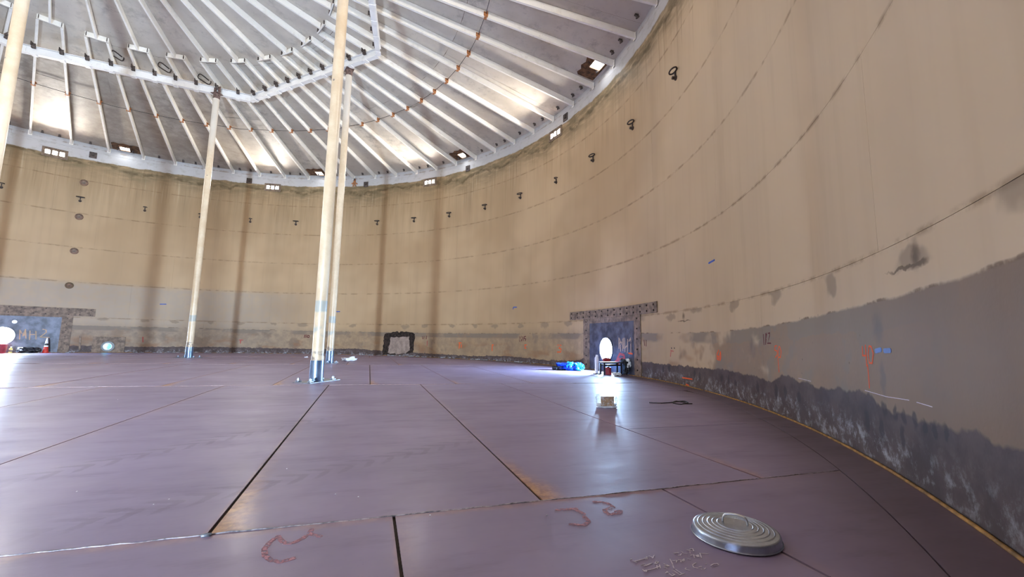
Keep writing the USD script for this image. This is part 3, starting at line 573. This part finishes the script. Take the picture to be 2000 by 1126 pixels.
for k in range(7):
    a0, a1 = VERT[k], VERT[k]+51.43; x0, y0 = az_xy(a0, GR); x1, y1 = az_xy(a1, GR); P0, P1 = np.array([x0, y0]), np.array([x1, y1]); L = float(np.linalg.norm(P1-P0)); d = (P1-P0)/L; ang = math.degrees(math.atan2(d[1], d[0])); mid = (P0+P1)/2
    t = thing('roof_girder', GLAB.get(k, 'white roof girder outside the picture'), 'girder', (*mid, GZ0), ang, None if k in GLAB else 'girders outside the picture')
    H = GZ1-GZ0; Lb = L-.06
    obj('web', bx(Lb, .02, H-.05, (0, 0, H/2)), 'girder_paint', t, False); obj('bottom_flange', bx(Lb, .24, .025, (0, 0, .0125), bev=.004), 'girder_paint', t, False); obj('top_flange', bx(Lb, .24, .025, (0, 0, H-.0125), bev=.004), 'girder_paint', t, False)
    obj('splice_plate', cat([bx(.30, .03, H*.7, (Lb/2-.12, s*.03, H/2)) for s in (-1, 1)]), 'girder_paint', t, False)
    nrm = np.array([-d[1], d[0]])
    for az in raz_list:
        if not (0.4 < (az-a0) % 360 < 51.0): continue
        rr = GR*math.cos(math.radians(25.715))/math.cos(math.radians(((az-a0) % 360)-25.715)); p = np.array(az_xy(az, rr))-mid; s = float(p@d); inn = 1 if float((np.array([CX, CY])-mid)@nrm) > 0 else -1
        obj('rafter_clip', cat([bx(.15, .10, .16, (s, inn*.14, H-.06)), bx(.03, .22, .20, (s+.06, inn*.18, H+.06)), bx(.10, .04, .10, (s-.02, inn*.16, H+.06))]), 'clip_dark', t, False)
        if k < 3: obj('bearing_pad', bx(.22, .26, .03, (s, -inn*.02, -.015)), 'girder_paint', t, False)

# ------------------------------------------------------------------ manway doors (door sheets bolted into the shell)
def door(idx, label, mz, az, jl, jr, hz0, hz1, hl, hr, pl, pr, ptop):
    m_az, z, rad = mz; t = thing(f'door_{idx}', label, 'door', kind='structure'); hole = Point(arc(m_az), z).buffer(rad, quad_segs=16)
    obj('door_sheet', shell_slab(box(arc(pr), .01, arc(pl), ptop).difference(hole), .3, .001, .012), 'dark_steel', t, True, 'dark grey door sheet')
    obj('header_bar', shell_slab(box(arc(hr), hz0, arc(hl), hz1), .4, .001, .040), 'frame_brown', t, True, 'brown bar with two rows of bolts')
    for a, b in ((jr[0], jr[1]), (jl[0], jl[1])): obj('jamb_bar', shell_slab(box(arc(a), .01, arc(b), hz0-.004), .4, .001, .032), 'frame_brown', t, True)
    obj('lintel_bar', shell_slab(box(arc(jr[0]), ptop+.004, arc(jl[1]), hz0-.004), .4, .001, .024), 'frame_brown', t, True)
    bolts = []
    for a in np.arange(hr+.6, hl-.3, 1.42):
        for zz in (hz0+.10, hz1-.10): bolts.append(cyl(.036, .05, (*az_xy(a, R-.05), zz), (math.cos(math.radians(a)), math.sin(math.radians(a)), 0), 6))
    for a in ((jr[0]+jr[1])/2, (jl[0]+jl[1])/2):
        for zz in np.arange(.25, hz0-.1, .42): bolts.append(cyl(.03, .05, (*az_xy(a, R-.045), zz), (math.cos(math.radians(a)), math.sin(math.radians(a)), 0), 6))
    b = obj('bolt_rows', cat(bolts), 'bolt', t, False); tag(b, kind='stuff')
    a = math.radians(m_az); ring = trimesh.creation.annulus(rad, rad+.045, .06, sections=48); nd = MAN_D[idx-1]+.06; neck = trimesh.creation.annulus(rad-.001, rad+.012, nd, sections=48)
    for mm, off, nm in ((ring, -.02, 'manway_ring'), (neck, .01+nd/2, 'manway_neck')):
        mm.apply_transform(trimesh.geometry.align_vectors((0, 0, 1), (math.cos(a), math.sin(a), 0))); mm.apply_translation((*az_xy(m_az, R+off), z)); obj(nm, mm, 'dark_steel', t)
    return t
d1 = door(1, 'dark door sheet with glowing round manway and chalked MH1 on the right wall', MANWAYS[0], 19.3, (23.1, 24.5), (11.7, 13.1), 2.50, 2.92, 27.7, 8.2, 23.1, 13.1, 2.27)
d2 = door(2, 'dark door sheet with glowing round manway and chalked MH2 at the left picture edge', MANWAYS[1], 138.05, (141.9, 143.3), (130.0, 131.4), 2.52, 3.06, 147., 127.2, 141.9, 131.4, 2.40)
d3 = door(3, 'dark door sheet with round manway outside the picture', MANWAYS[2], -60.4, (-57., -55.6), (-66., -64.6), 2.5, 2.92, -52., -70., -57., -64.6, 2.27)
wall_marks('painted_letters', crop(1130, 620, 9.385, [[(745,560),(745,375),(790,480),(825,380),(832,560)],[(770,500),(775,610)],[(812,490),(816,600)],[(852,380),(856,620)],[(905,400),(900,640)],[(852,560),(905,500)],[(930,430),(960,372),(965,650)]]), .06, 'chalk_tan', 'tan chalk letters MH1', d1, .016)
wall_marks('painted_dash', crop(1130, 620, 9.385, [[(925,650),(990,662)]]), .07, 'paint_orange', 'orange dash under the chalk letters', d1, .017)
wall_marks('spray_marking', crop(1130, 620, 9.385, [[(760,660),(720,740),(700,820),(700,870),(740,860),(740,800),(680,800)],[(760,660),(840,690),(850,740),(780,760),(730,750)]]), .10, 'paint_red', 'red spray scribble', d1, .018)
wall_marks('painted_letters', crop(0, 620, 11.26, [[(430,470),(440,270),(500,400),(560,260),(570,450)],[(660,290),(650,480)],[(790,300),(790,470)],[(655,370),(790,370)],[(940,255),(1010,265),(1020,320),(880,425),(1080,435)]]), .06, 'chalk_tan', 'tan chalk letters MH2', d2, .016)
s, z = on_wall((28.5, 628)); obj('white_tag', shell_slab(Point(s, z).buffer(.12), .1, .0, .02), 'white_plastic', d2, True, 'small white round tag')

# ------------------------------------------------------------------ eave vents and roof openings
def place_shell(mesh, az, off, z):            # local x = along the shell, y = towards the axis, z = up
    m = mesh.copy(); m.apply_transform(trimesh.transformations.rotation_matrix(math.radians(az+90), (0, 0, 1))); x, y = az_xy(az, R-off); m.apply_translation((x, y, z)); return m
VL = ['bright three pane eave vent on the right, highest in the picture', 'small three pane eave vent right of the main column', 'small three pane eave vent left of the main column', 'three pane eave vent at the far left']
for i, az in enumerate(VENTS):
    t = thing('eave_vent', VL[i] if i < 4 else 'three pane eave vent outside the picture', 'vent', (*az_xy(az, R), VENT_Z), az+90, 'eave vents' if i < 4 else 'eave vents outside the picture')
    fr = box(-.60, -.30, .60, .30)
    for k in (-1, 0, 1): fr = fr.difference(box(k*.345-.128, -.148, k*.345+.128, .148).buffer(-.04).buffer(.04, quad_segs=3))
    m = trimesh.creation.extrude_polygon(fr, .022); m.apply_transform(trimesh.transformations.rotation_matrix(math.pi/2, (1, 0, 0))); m.apply_translation((0, .032, 0))
    obj('frame', m, 'vent_frame', t, False)
    obj('rim', cat([bx(1.24, .03, .03, (0, .03, .31)), bx(1.24, .03, .03, (0, .03, -.31)), bx(.03, .03, .62, (.61, .03, 0)), bx(.03, .03, .62, (-.61, .03, 0))]), 'frame_brown', t, False)
for i, az in enumerate(HATCHES):
    az, o = ((19.36, -.36), (54.85, -.16), (90.33, -.16), (125.8, .06))[i] if i < 4 else (az, 0.); t = thing('roof_hatch', (HNAMES[i][1] + ' with a rusty frame') if i < 4 else 'rusty framed roof opening outside the picture', 'roof opening', group='roof openings' if i < 4 else 'roof openings outside the picture')
    def cone_box(s0, s1, r0, r1, z0, z1):      # s along azimuth in metres
        b = trimesh.creation.box(bounds=((s0, r0, z0), (s1, r1, z1))); V = b.vertices.copy(); a = math.radians(az)
        b.vertices = np.c_[CX+V[:, 1]*math.cos(a)-V[:, 0]*math.sin(a), CY+V[:, 1]*math.sin(a)+V[:, 0]*math.cos(a), roofz(V[:, 1])+V[:, 2]]; b.fix_normals(); return b
    pl = Polygon([(-.78, 20.78), (-.55, 20.70), (-.2, 20.82), (.1, 20.72), (.34, 20.86), (.62, 20.78), (.78, 20.9), (.80, 21.80), (-.80, 21.80)])
    m = trimesh.creation.extrude_polygon(pl, .012); V = m.vertices.copy(); a = math.radians(az); m.vertices = np.c_[CX+V[:, 1]*math.cos(a)-V[:, 0]*math.sin(a), CY+V[:, 1]*math.sin(a)+V[:, 0]*math.cos(a), roofz(V[:, 1])-.022+V[:, 2]]; m.fix_normals()
    obj('rusty_plate', m, 'hatch_rust', t, False)
    obj('pane', cone_box(o-.28, o+.28, 21.08, 21.64, -.055, -.045), 'sky_pane', t, False, 'bright daylight pane')
    obj('curb', cat([cone_box(o-.33, o-.28, 21.05, 21.67, -.11, -.01), cone_box(o+.28, o+.33, 21.05, 21.67, -.11, -.01), cone_box(o-.33, o+.33, 21.04, 21.08, -.11, -.01), cone_box(o-.33, o+.33, 21.64, 21.68, -.11, -.01)]), 'hatch_rust', t, False)

# dark cleats between the rafter ends
for k in range(len(raz_list)-1):
    a0, a1 = raz_list[k], raz_list[k+1]
    lab_ = None
    for f in ((.5,) if k % 2 else (.3, .72)):
        az = a0+(a1-a0)*f; r = 21.55; m = place(cat([cyl(.06, .12, (0, 0, -.02), (.6, 0, -1), 10), bx(.16, .10, .05, (-.02, 0, .02)), cyl(.085, .03, (.03, 0, -.08), (.6, 0, -1), 10)]), az, r, roofz(r)-.07)
        if not seen((*az_xy(az, r), roofz(r)-.1)): continue
        lab, grp = clab[3](True); tag(obj('roof_cleat', m, 'clip_dark', None, False), lab, 'cleat', grp)
# bent rod loops hanging under the roof at the left
for q, lab in (((230, 107), 'bent dark rod loop under the roof, leftmost of three'), ((322, 130), 'bent dark rod loop under the roof, middle of three'), ((400, 153), 'bent dark rod loop under the roof beside the slim left column top')):
    def cpt(dx, dy): az, r = on_roof((q[0]+dx, q[1]+dy), -.16); return np.array([*az_xy(az, r), roofz(r)-.16])
    P = [cpt(*p) for p in ((8, 4), (-6, -7), (-11, -8), (-13, -3), (-10, 1), (6, 11), (11, 10), (12, 6))]; tag(obj('rod_loop', tube(smooth_path(P, 5), .03, 6), 'lug', None, True), lab, 'rod')

# ------------------------------------------------------------------ lugs, discs and plates on the shell
LUGS = [(3.17, 1, 'folded dark lug highest on the right wall'), (12.66, 1, 'dark ring lug on the right wall, second from the top'), (22.03, 1, 'dark ring lug on the wall below the rightmost eave vent'), (31.21, 0, 'small dark lug on the wall right of centre, faint'),
        (40.37, 1, 'dark ring lug, fourth ring from the right'), (49.5, 1, 'dark ring lug, fifth ring from the right'), (58.71, 1, 'dark ring lug, sixth ring from the right'), (67.6, 1, 'dark ring lug, second ring right of the main column'), (76.58, 1, 'dark ring lug, first ring right of the main column'),
        (94.87, 1, 'dark ring lug, first ring left of the main column'), (104.02, 0, 'small dark lug between the slim left column and the first ring lug'), (113.16, 0, 'small dark lug half hidden by the slim left column'), (122.12, 0, 'small dark lug left of the slim left column'), (131.26, 1, 'dark ring lug farthest to the left, above a disc'), (140.69, 0, 'small dark lug at the left picture edge')]
for az, big, lab in LUGS:
    t = thing('wall_lug', lab, 'lug', (*az_xy(az, R), 10.86), az+90)
    if big:
        th = np.linspace(0, 2*np.pi, 25); P = np.c_[.21*np.cos(th), .11+.10*np.sin(th), .05+0*th]
        obj('ring', tube(P, .028, 8, False), 'lug', t, True)
    else: obj('ring', tube(np.c_[.10*np.cos(np.linspace(0, np.pi, 12)), .01+.14*np.sin(np.linspace(0, np.pi, 12)), .05+np.zeros(12)], .03, 8), 'lug', t, True)
    obj('stud', cat([cyl(.055, .16, (0, .07, -.22), (0, 1, 0), 14), bx(.05, .05, .24, (0, .03, -.09)), cyl(.085, .03, (0, .015, -.22), (0, 1, 0), 14)]), 'lug', t, 40)
for z, lab in ((12.0, 'rusty round disc on the far left wall, highest of four'), (9.5, 'rusty round disc on the far left wall, second of four'), (7.04, 'rusty round disc on the far left wall, third of four'), (4.61, 'pale round disc on the far left wall, lowest of four')):
    t = thing('wall_disc', lab, 'disc', (*az_xy(131.08, R), z), 131.08+90)
    obj('flange', cyl(.22, .05, (0, .03, 0), (0, 1, 0), 28), 'disc_rust' if z > 5 else 'backing', t); obj('boss', cat([cyl(.12, .05, (0, .07, 0), (0, 1, 0), 20)]), 'frame_brown' if z > 5 else 'disc_rust', t)
for q, lab in (((487, 353), 'dark square plate on the white strip left of the eave vent'), ((715, 360), 'dark square plate on the white strip right of the main column'), ((914, 329), 'dark square plate on the white strip below the second roof opening'), ((1105, 229), 'dark square plate on the white strip above the rightmost eave vent'), ((182, 303), 'dark square plate on the white strip at the far left')):
    s, z = on_wall(q); az = math.degrees(s/R); t = thing('wall_plate', lab, 'plate', (*az_xy(az, R), z), az+90)
    obj('plate', bx(.40, .05, .44, (0, .026, 0), bev=.01), 'clip_dark', t, False); obj('boss', cyl(.10, .05, (0, .07, 0), (0, 1, 0), 16), 'lug', t)
s, z = on_wall((693, 357)); az = math.degrees(s/R); t = thing('rusty_bracket', 'rusty star shaped bracket on the white strip right of the main column', 'bracket', (*az_xy(az, R), z), az+90)
star = unary_union([LineString([(0, .05), p]).buffer(.045) for p in ((-.22, -.10), (.22, -.08), (-.10, -.28), (.12, -.28))]+[box(-.09, -.05, .09, .34)])
m = trimesh.creation.extrude_polygon(star, .04); m.apply_transform(trimesh.transformations.rotation_matrix(math.pi/2, (1, 0, 0))); m.apply_translation((0, .065, 0)); obj('star_plate', m, 'clip_rust', t, False); obj('stem', bx(.10, .12, .16, (0, .075, .26)), 'clip_dark', t, False)
# charred repair frame on the far wall
t = thing('repair_patch', 'charred dark frame around a pale patch plate on the far wall', 'patch')
outer = Polygon([on_wall(q) for q in ((747, 692), (750, 656), (754, 650), (770, 648.5), (790, 648), (806, 648.5), (810, 652), (809, 670), (806, 688), (803, 689), (798, 690))]); inner = Polygon([on_wall(q) for q in ((757, 689), (762, 662), (764, 658), (780, 657.5), (799, 657), (800, 676), (801, 684), (796, 688), (780, 691))])
def ragged(pg, amp, seed):
    q = np.array(shapely.segmentize(pg.exterior, .06).coords)[:-1]; nz = meshkit.fbm(np.c_[q*6, np.zeros(len(q))], 3, seed); cc = q.mean(0); d = q-cc; d /= np.linalg.norm(d, axis=1, keepdims=True); return Polygon(q+d*((nz-.5)*amp)[:, None]).buffer(0)
inner = ragged(inner, .16, 3); outer = ragged(outer, .22, 5); outer = outer.intersection(box(-1e3, .01, 1e3, 20)); inner = inner.intersection(box(-1e3, .01, 1e3, 20))
obj('charred_frame', shell_slab(outer.difference(inner), .12, .0, .012), 'char', t, True); obj('patch_plate', shell_slab(inner, .25, .0, .006), 'patch_plate', t, True)
# nozzle with blue cover on the left
s, z = on_wall((211, 676)); az = math.degrees(s/R); t = thing('shell_nozzle', 'low round nozzle with white rim and glowing blue cover in a dark plate', 'nozzle', (*az_xy(az, R), z), az+90)
obj('reinforcing_plate', shell_slab(box(on_wall((242, 670))[0], .02, on_wall((178, 670))[0], 1.12), .4, .0, .02), 'dark_steel', None, True) if False else None
P = box(on_wall((242, 670))[0]-s, .03-z, on_wall((178, 670))[0]-s, 1.12-z); m = trimesh.creation.extrude_polygon(P.difference(Point(0, 0).buffer(.26)), .03); m.apply_transform(trimesh.transformations.rotation_matrix(math.pi/2, (1, 0, 0))); m.apply_scale((-1, 1, 1)); m.fix_normals(); m.apply_translation((0, .075, 0)); obj('reinforcing_plate', m, 'frame_brown', t, False, 'dark brown plate')
ring = trimesh.creation.annulus(.20, .25, .12, sections=40); ring.apply_transform(trimesh.geometry.align_vectors((0, 0, 1), (0, 1, 0))); ring.apply_translation((0, .14, 0)); obj('rim', ring, 'white_plastic', t, 30, 'white rim')
obj('cover', cyl(.20, .02, (0, .13, 0), (0, 1, 0), 40), 'blue_cover', t, 30, 'glowing blue cover')
obj('pipe', trimesh.creation.annulus(.24, .36, .07, sections=40).apply_transform(trimesh.geometry.align_vectors((0, 0, 1), (0, 1, 0))).apply_translation((0, .10, 0)), 'black_plastic', t)
tag(wall_marks('stain_post', [[(157, 656), (155.5, 682)]], .10, 'frame_brown', None, None, .05), 'thin brown upright bar on the wall between the left door and the nozzle', 'bar')
for st, lab in (([(1384.5, 513.5), (1395.5, 507.5)], 'short strip of blue tape high on the right wall'), ([(1711, 685), (1720.5, 682.5)], 'left of two blue tape strips beside the orange 40'), ([(1728, 684.5), (1739, 684)], 'right of two blue tape strips beside the orange 40'), ([(1002, 603), (1003, 599.5), (1009, 599.5)], 'small bent blue tape mark left of the right manway door'), ([(652, 608), (663.5, 608)], 'thin dark tape line just right of the columns'), ([(313, 593.5), (324, 593.5)], 'thin blue tape line on the far left wall')):
    tag(wall_marks('tape_strip', [st], .055 if st[0][0] > 1300 else .07, 'tape_blue', None, None, .004), lab, 'tape')

# ------------------------------------------------------------------ loose things on the floor
# bin lid
lx, ly = 1.615, 3.205; t = thing('bin_lid', 'round galvanised bin lid lying on the floor in the foreground', 'lid', (lx, ly, float(floorz(lx, ly))+.002), -28)
prof = [(0, .066)]
for rr in np.linspace(.004, .262, 130):
    base = .066-.020*(rr/.262)**2; k = (rr-.095)/.031; f = k-math.floor(k); rid = 0.0032*max(0, 1-abs(f-.5)/.17) if .095 < rr < .25 else 0
    prof.append((rr, base+rid))
prof += [(.266, .044), (.2705, .040), (.273, .030), (.276, .008), (.281, .002), (.284, .006), (.281, .010), (.279, .006), (.2745, .003), (.270, .032), (.264, .040), (.20, .050), (.10, .058), (0, .060)]
prof = [(a*1.03, b*1.3) for a, b in prof]; obj('dome', lathe(prof, 96), 'galv', t, 35)
hp = smooth_path([(-.078, 0, .072), (-.076, 0, .098), (-.054, 0, .122), (0, 0, .130), (.054, 0, .122), (.076, 0, .098), (.078, 0, .072)], 6)
strap = cat([tube(hp+np.array([0, s*.007, .016]), .0065, 8) for s in (-1, 0, 1)]); obj('handle', strap, 'galv_handle', t, True); obj('handle_foot', cat([bx(.03, .035, .004, (s*.084, 0, .080)) for s in (-1, 1)]), 'galv_handle', t, False)
# crumpled plastic with cardboard in front of the right manway
x, y, z = (on_floor((1168, 797))+on_floor((1206, 798)))/2; t = thing('plastic_bag', 'crumpled clear plastic bag with a brown card inside on the bright floor streak', 'bag', (x, y+.12, z))
def crumple(sx, sy, sz, seed, amp=.28, sub=3):
    m = trimesh.creation.icosphere(sub, 1.0); v = m.vertices; d = np.sign(v)*np.abs(v)**.6; f = meshkit.fbm(v*2.6+seed, 4, seed); f2 = np.abs(meshkit.noise(v*6+seed, seed+3)-.5)
    v = d*(1+amp*(f[:, None]-.5)*2-.30*f2[:, None]); v = v*np.array([sx, sy, sz])/2; v[:, 2] -= v[:, 2].min(); m.vertices = v; return m
obj('film', crumple(.44, .26, .28, 4, .34, 4), 'film', t, False); obj('card', bx(.27, .016, .19, (.0, -.10, .145), 4, .003), 'cardboard', t, False, 'brown card'); obj('card_flap', bx(.02, .15, .16, (.135, .0, .125), -8), 'cardboard', t, False)
obj('white_wad', crumple(.40, .20, .10, 9, .4, 3), 'white_plastic', t, False, 'crumpled white sheet at the bottom')
# cord
P = [on_floor(q)+(0, 0, .008) for q in ((1268, 786.5), (1285, 787.5), (1300, 787), (1312, 786), (1320, 783.5), (1331, 785), (1341, 787), (1330, 789.5), (1315, 787.5), (1318, 785), (1336, 783.5), (1344, 786.5), (1334, 788.5), (1352, 788.5))]
tag(obj('cord', tube(smooth_path(P, 8), .011, 6), 'cord', None, True), 'black cord in a tangle on the floor near the right wall', 'cord')
# blue tarpaulin heap
A, B = on_floor((1095, 721)), on_floor((1147, 722)); mid = (A+B)/2; t = thing('tarpaulin', 'crumpled bright blue tarpaulin heap on the floor left of the right manway', 'tarpaulin', (*(mid[:2]-np.array([.3, .55])), float(floorz(*mid[:2]))), math.degrees(math.atan2(*(B-A)[1::-1])))
obj('heap', crumple(1.25, .6, .36, 12, .5, 4), 'tarp', t, False); m = crumple(.5, .5, .34, 21, .45, 3); m.apply_translation((.40, -.14, 0)); obj('fold', m, 'tarp_light', t, False, 'fold with cyan highlight painted in'); m = crumple(.35, .3, .36, 23, .5, 3); m.apply_translation((-.02, -.16, .02)); obj('fold', m, 'tarp_light', t, False)  # cyan highlights on the tarpaulin are put into the fold colour
m = crumple(.55, .4, .2, 25, .5, 3); m.apply_translation((-.55, -.05, 0)); obj('dark_fold', m, 'black_plastic', t, False, 'black fold')
# step bench under the manway, with the things around it
n_in = np.array([-math.cos(math.radians(16.)), -math.sin(math.radians(16.))]); rot1 = math.degrees(math.atan2(n_in[1], n_in[0]))     # the bench stands square to the wall; its +x end points into the tank
def at_px(x, y): return on_floor((x, y))
bc = at_px(1193, 731)
t = thing('step_bench', 'low dark step bench standing under the right manway', 'bench', bc, rot1)
obj('top', bx(.92, .46, .05, (0, 0, .50), bev=.012), 'bench_top', t, False)
for sx in (-1, 1):
    for sy in (-1, 1): obj('leg', bx(.07, .07, .49, (sx*.39, sy*.17, .245), bev=.008), 'black_plastic', t, False)
obj('rail', bx(.72, .04, .06, (0, .17, .40)), 'black_plastic', t, False); obj('rail', bx(.72, .04, .06, (0, -.17, .40)), 'black_plastic', t, False)
t = thing('white_sleeve', 'tall narrow white plastic sleeve standing at the left end of the bench', 'sleeve', at_px(1165.5, 730), rot1); obj('sheet', crumple(.15, .14, .80, 31, .25, 3), 'white_plastic', t, False); obj('foot', bx(.24, .24, .03, (0, 0, .015), bev=.006), 'black_plastic', t, False)
t = thing('red_can', 'red can standing under the step bench', 'can', bc+np.array([*(n_in*.12), 0])); obj('body', lathe([(0, 0), (.12, 0), (.125, .01), (.125, .28), (.115, .30), (0, .30)], 28), 'red_plastic', t); obj('lid', cyl(.05, .04, (0, 0, .32)), 'black_plastic', t)
t = thing('red_bag', 'small dark red bag on the step bench below the bright manway', 'bag', bc+np.array([*(n_in*.20), .527]), rot1); obj('body', crumple(.30, .24, .15, 33, .4, 3), 'red_plastic', t, False); obj('strap', tube(smooth_path([(-.1, .05, .10), (-.05, .06, .17), (.06, .06, .17), (.1, .05, .10)], 5), .012, 6), 'black_plastic', t)
sk = bc-np.array([*(n_in*.60), 0]); sk[2] = float(floorz(sk[0], sk[1]))
t = thing('black_sack', 'black crumpled sack with a white cloth over it right of the bench', 'sack', sk+np.array([.02, -.10, 0]), rot1); obj('sack', crumple(.22, .50, .62, 35, .4, 4), 'black_plastic', t, False); m = crumple(.16, .36, .36, 37, .5, 3); m.apply_translation((-.07, .12, .30)); obj('white_cloth', m, 'white_plastic', t, False, 'white cloth')
t = thing('cloth_scrap', 'white crumpled cloth on the floor at the right foot of the bench', 'cloth', at_px(1205, 733.5), rot1); obj('cloth', crumple(.34, .24, .12, 39, .5, 3), 'white_plastic', t, False); obj('dark_edge', crumple(.18, .16, .05, 40, .5, 2), 'black_plastic', t, False)
# far left: traffic cone, bucket, can, sack in front of the left manway
def far(q, back=.45):
    s, z = on_wall((q[0], 640)); az = math.degrees(s/R); x, y = az_xy(az, R-back); return x, y, float(floorz(x, y))
t = thing('traffic_cone', 'red traffic cone with white collar standing before the left door', 'cone', far((97, 0)))
obj('base', bx(.36, .36, .03, (0, 0, .015), bev=.006), 'cone_red', t, False); obj('body', lathe([(.15, .03), (.15, .035), (.105, .40), (.100, .40), (.14, .03)], 32), 'cone_red', t)
obj('collar', lathe([(.106, .40), (.068, .74), (.060, .74), (.098, .40)], 32), 'cone_white', t, 30, 'white collar'); obj('tip', lathe([(.068, .74), (.035, .97), (.028, .985), (0, .985)], 28), 'cone_white', t); obj('stripe', lathe([(.0945, .505), (.081, .625), (.080, .625), (.0935, .505)], 32), 'black_plastic', t)
t = thing('red_bucket', 'red bucket under the left manway at the picture edge', 'bucket', far((8, 0), .7)); obj('body', lathe([(0, 0), (.24, 0), (.30, .55), (.31, .56), (.29, .56), (.235, .02), (0, .02)], 32), 'red_plastic', t); obj('handle', tube([(.30*math.cos(a), .06, .55-.05*math.sin(a)) for a in np.linspace(0, math.pi, 12)], .008, 6), 'rod', t)
t = thing('yellow_bottle', 'small yellow bottle on the floor between the red bucket and the black sack', 'bottle', far((29, 0), .7)); obj('body', lathe([(0, 0), (.075, 0), (.08, .01), (.08, .27), (.035, .34), (.035, .38), (0, .38)], 24), 'yellow', t); obj('cap', cyl(.04, .05, (0, 0, .40)), 'white_plastic', t); obj('band', lathe([(.082, .1), (.082, .2), (.078, .2), (.078, .1)], 24), 'frame_brown', t)
t = thing('black_sack', 'black sack with white wrapping lying before the left door', 'sack', far((62, 0), .6), 225); obj('sack', crumple(.95, .5, .34, 41, .45, 4), 'black_plastic', t, False); m = crumple(.26, .26, .26, 43, .5, 3); m.apply_translation((.30, .10, .12)); obj('white_wrap', m, 'white_plastic', t, False)
# scraps near the rear column
for q, sc, lab in (((682, 704.5), .75, 'long white crumpled plastic scrap on the floor right of the rear column'), ((655, 708), .24, 'small white scrap at the foot of the rear column'), ((598, 697.5), .22, 'tiny white scrap on the floor left of the main column')):
    x, y, z = on_floor(q); t = thing('white_scrap', lab, 'scrap', (x, y, z-.005), 20); obj('body', crumple(sc, sc*.4, sc*.22, int(sc*100), .6, 3), 'white_plastic', t, False); m = crumple(sc*.35, sc*.3, sc*.32, int(sc*90)+1, .6, 2); m.apply_translation((sc*.2, .02, 0)); obj('fold', m, 'white_plastic', t, False)
for i, (x_, y_) in enumerate(((150, 960), (230, 780), (300, 985), (330, 975), (560, 915), (655, 965), (700, 970), (840, 1006), (1068, 1006))):
    P = on_floor((x_, y_)); tag(obj('grit', crumple(.011, .009, .006, x_, .5, 1).apply_translation(P), 'white_plastic', None, False), f'tiny white speck of grit on the floor, {words(i+1)} from the left', 'grit', 'specks on the floor')
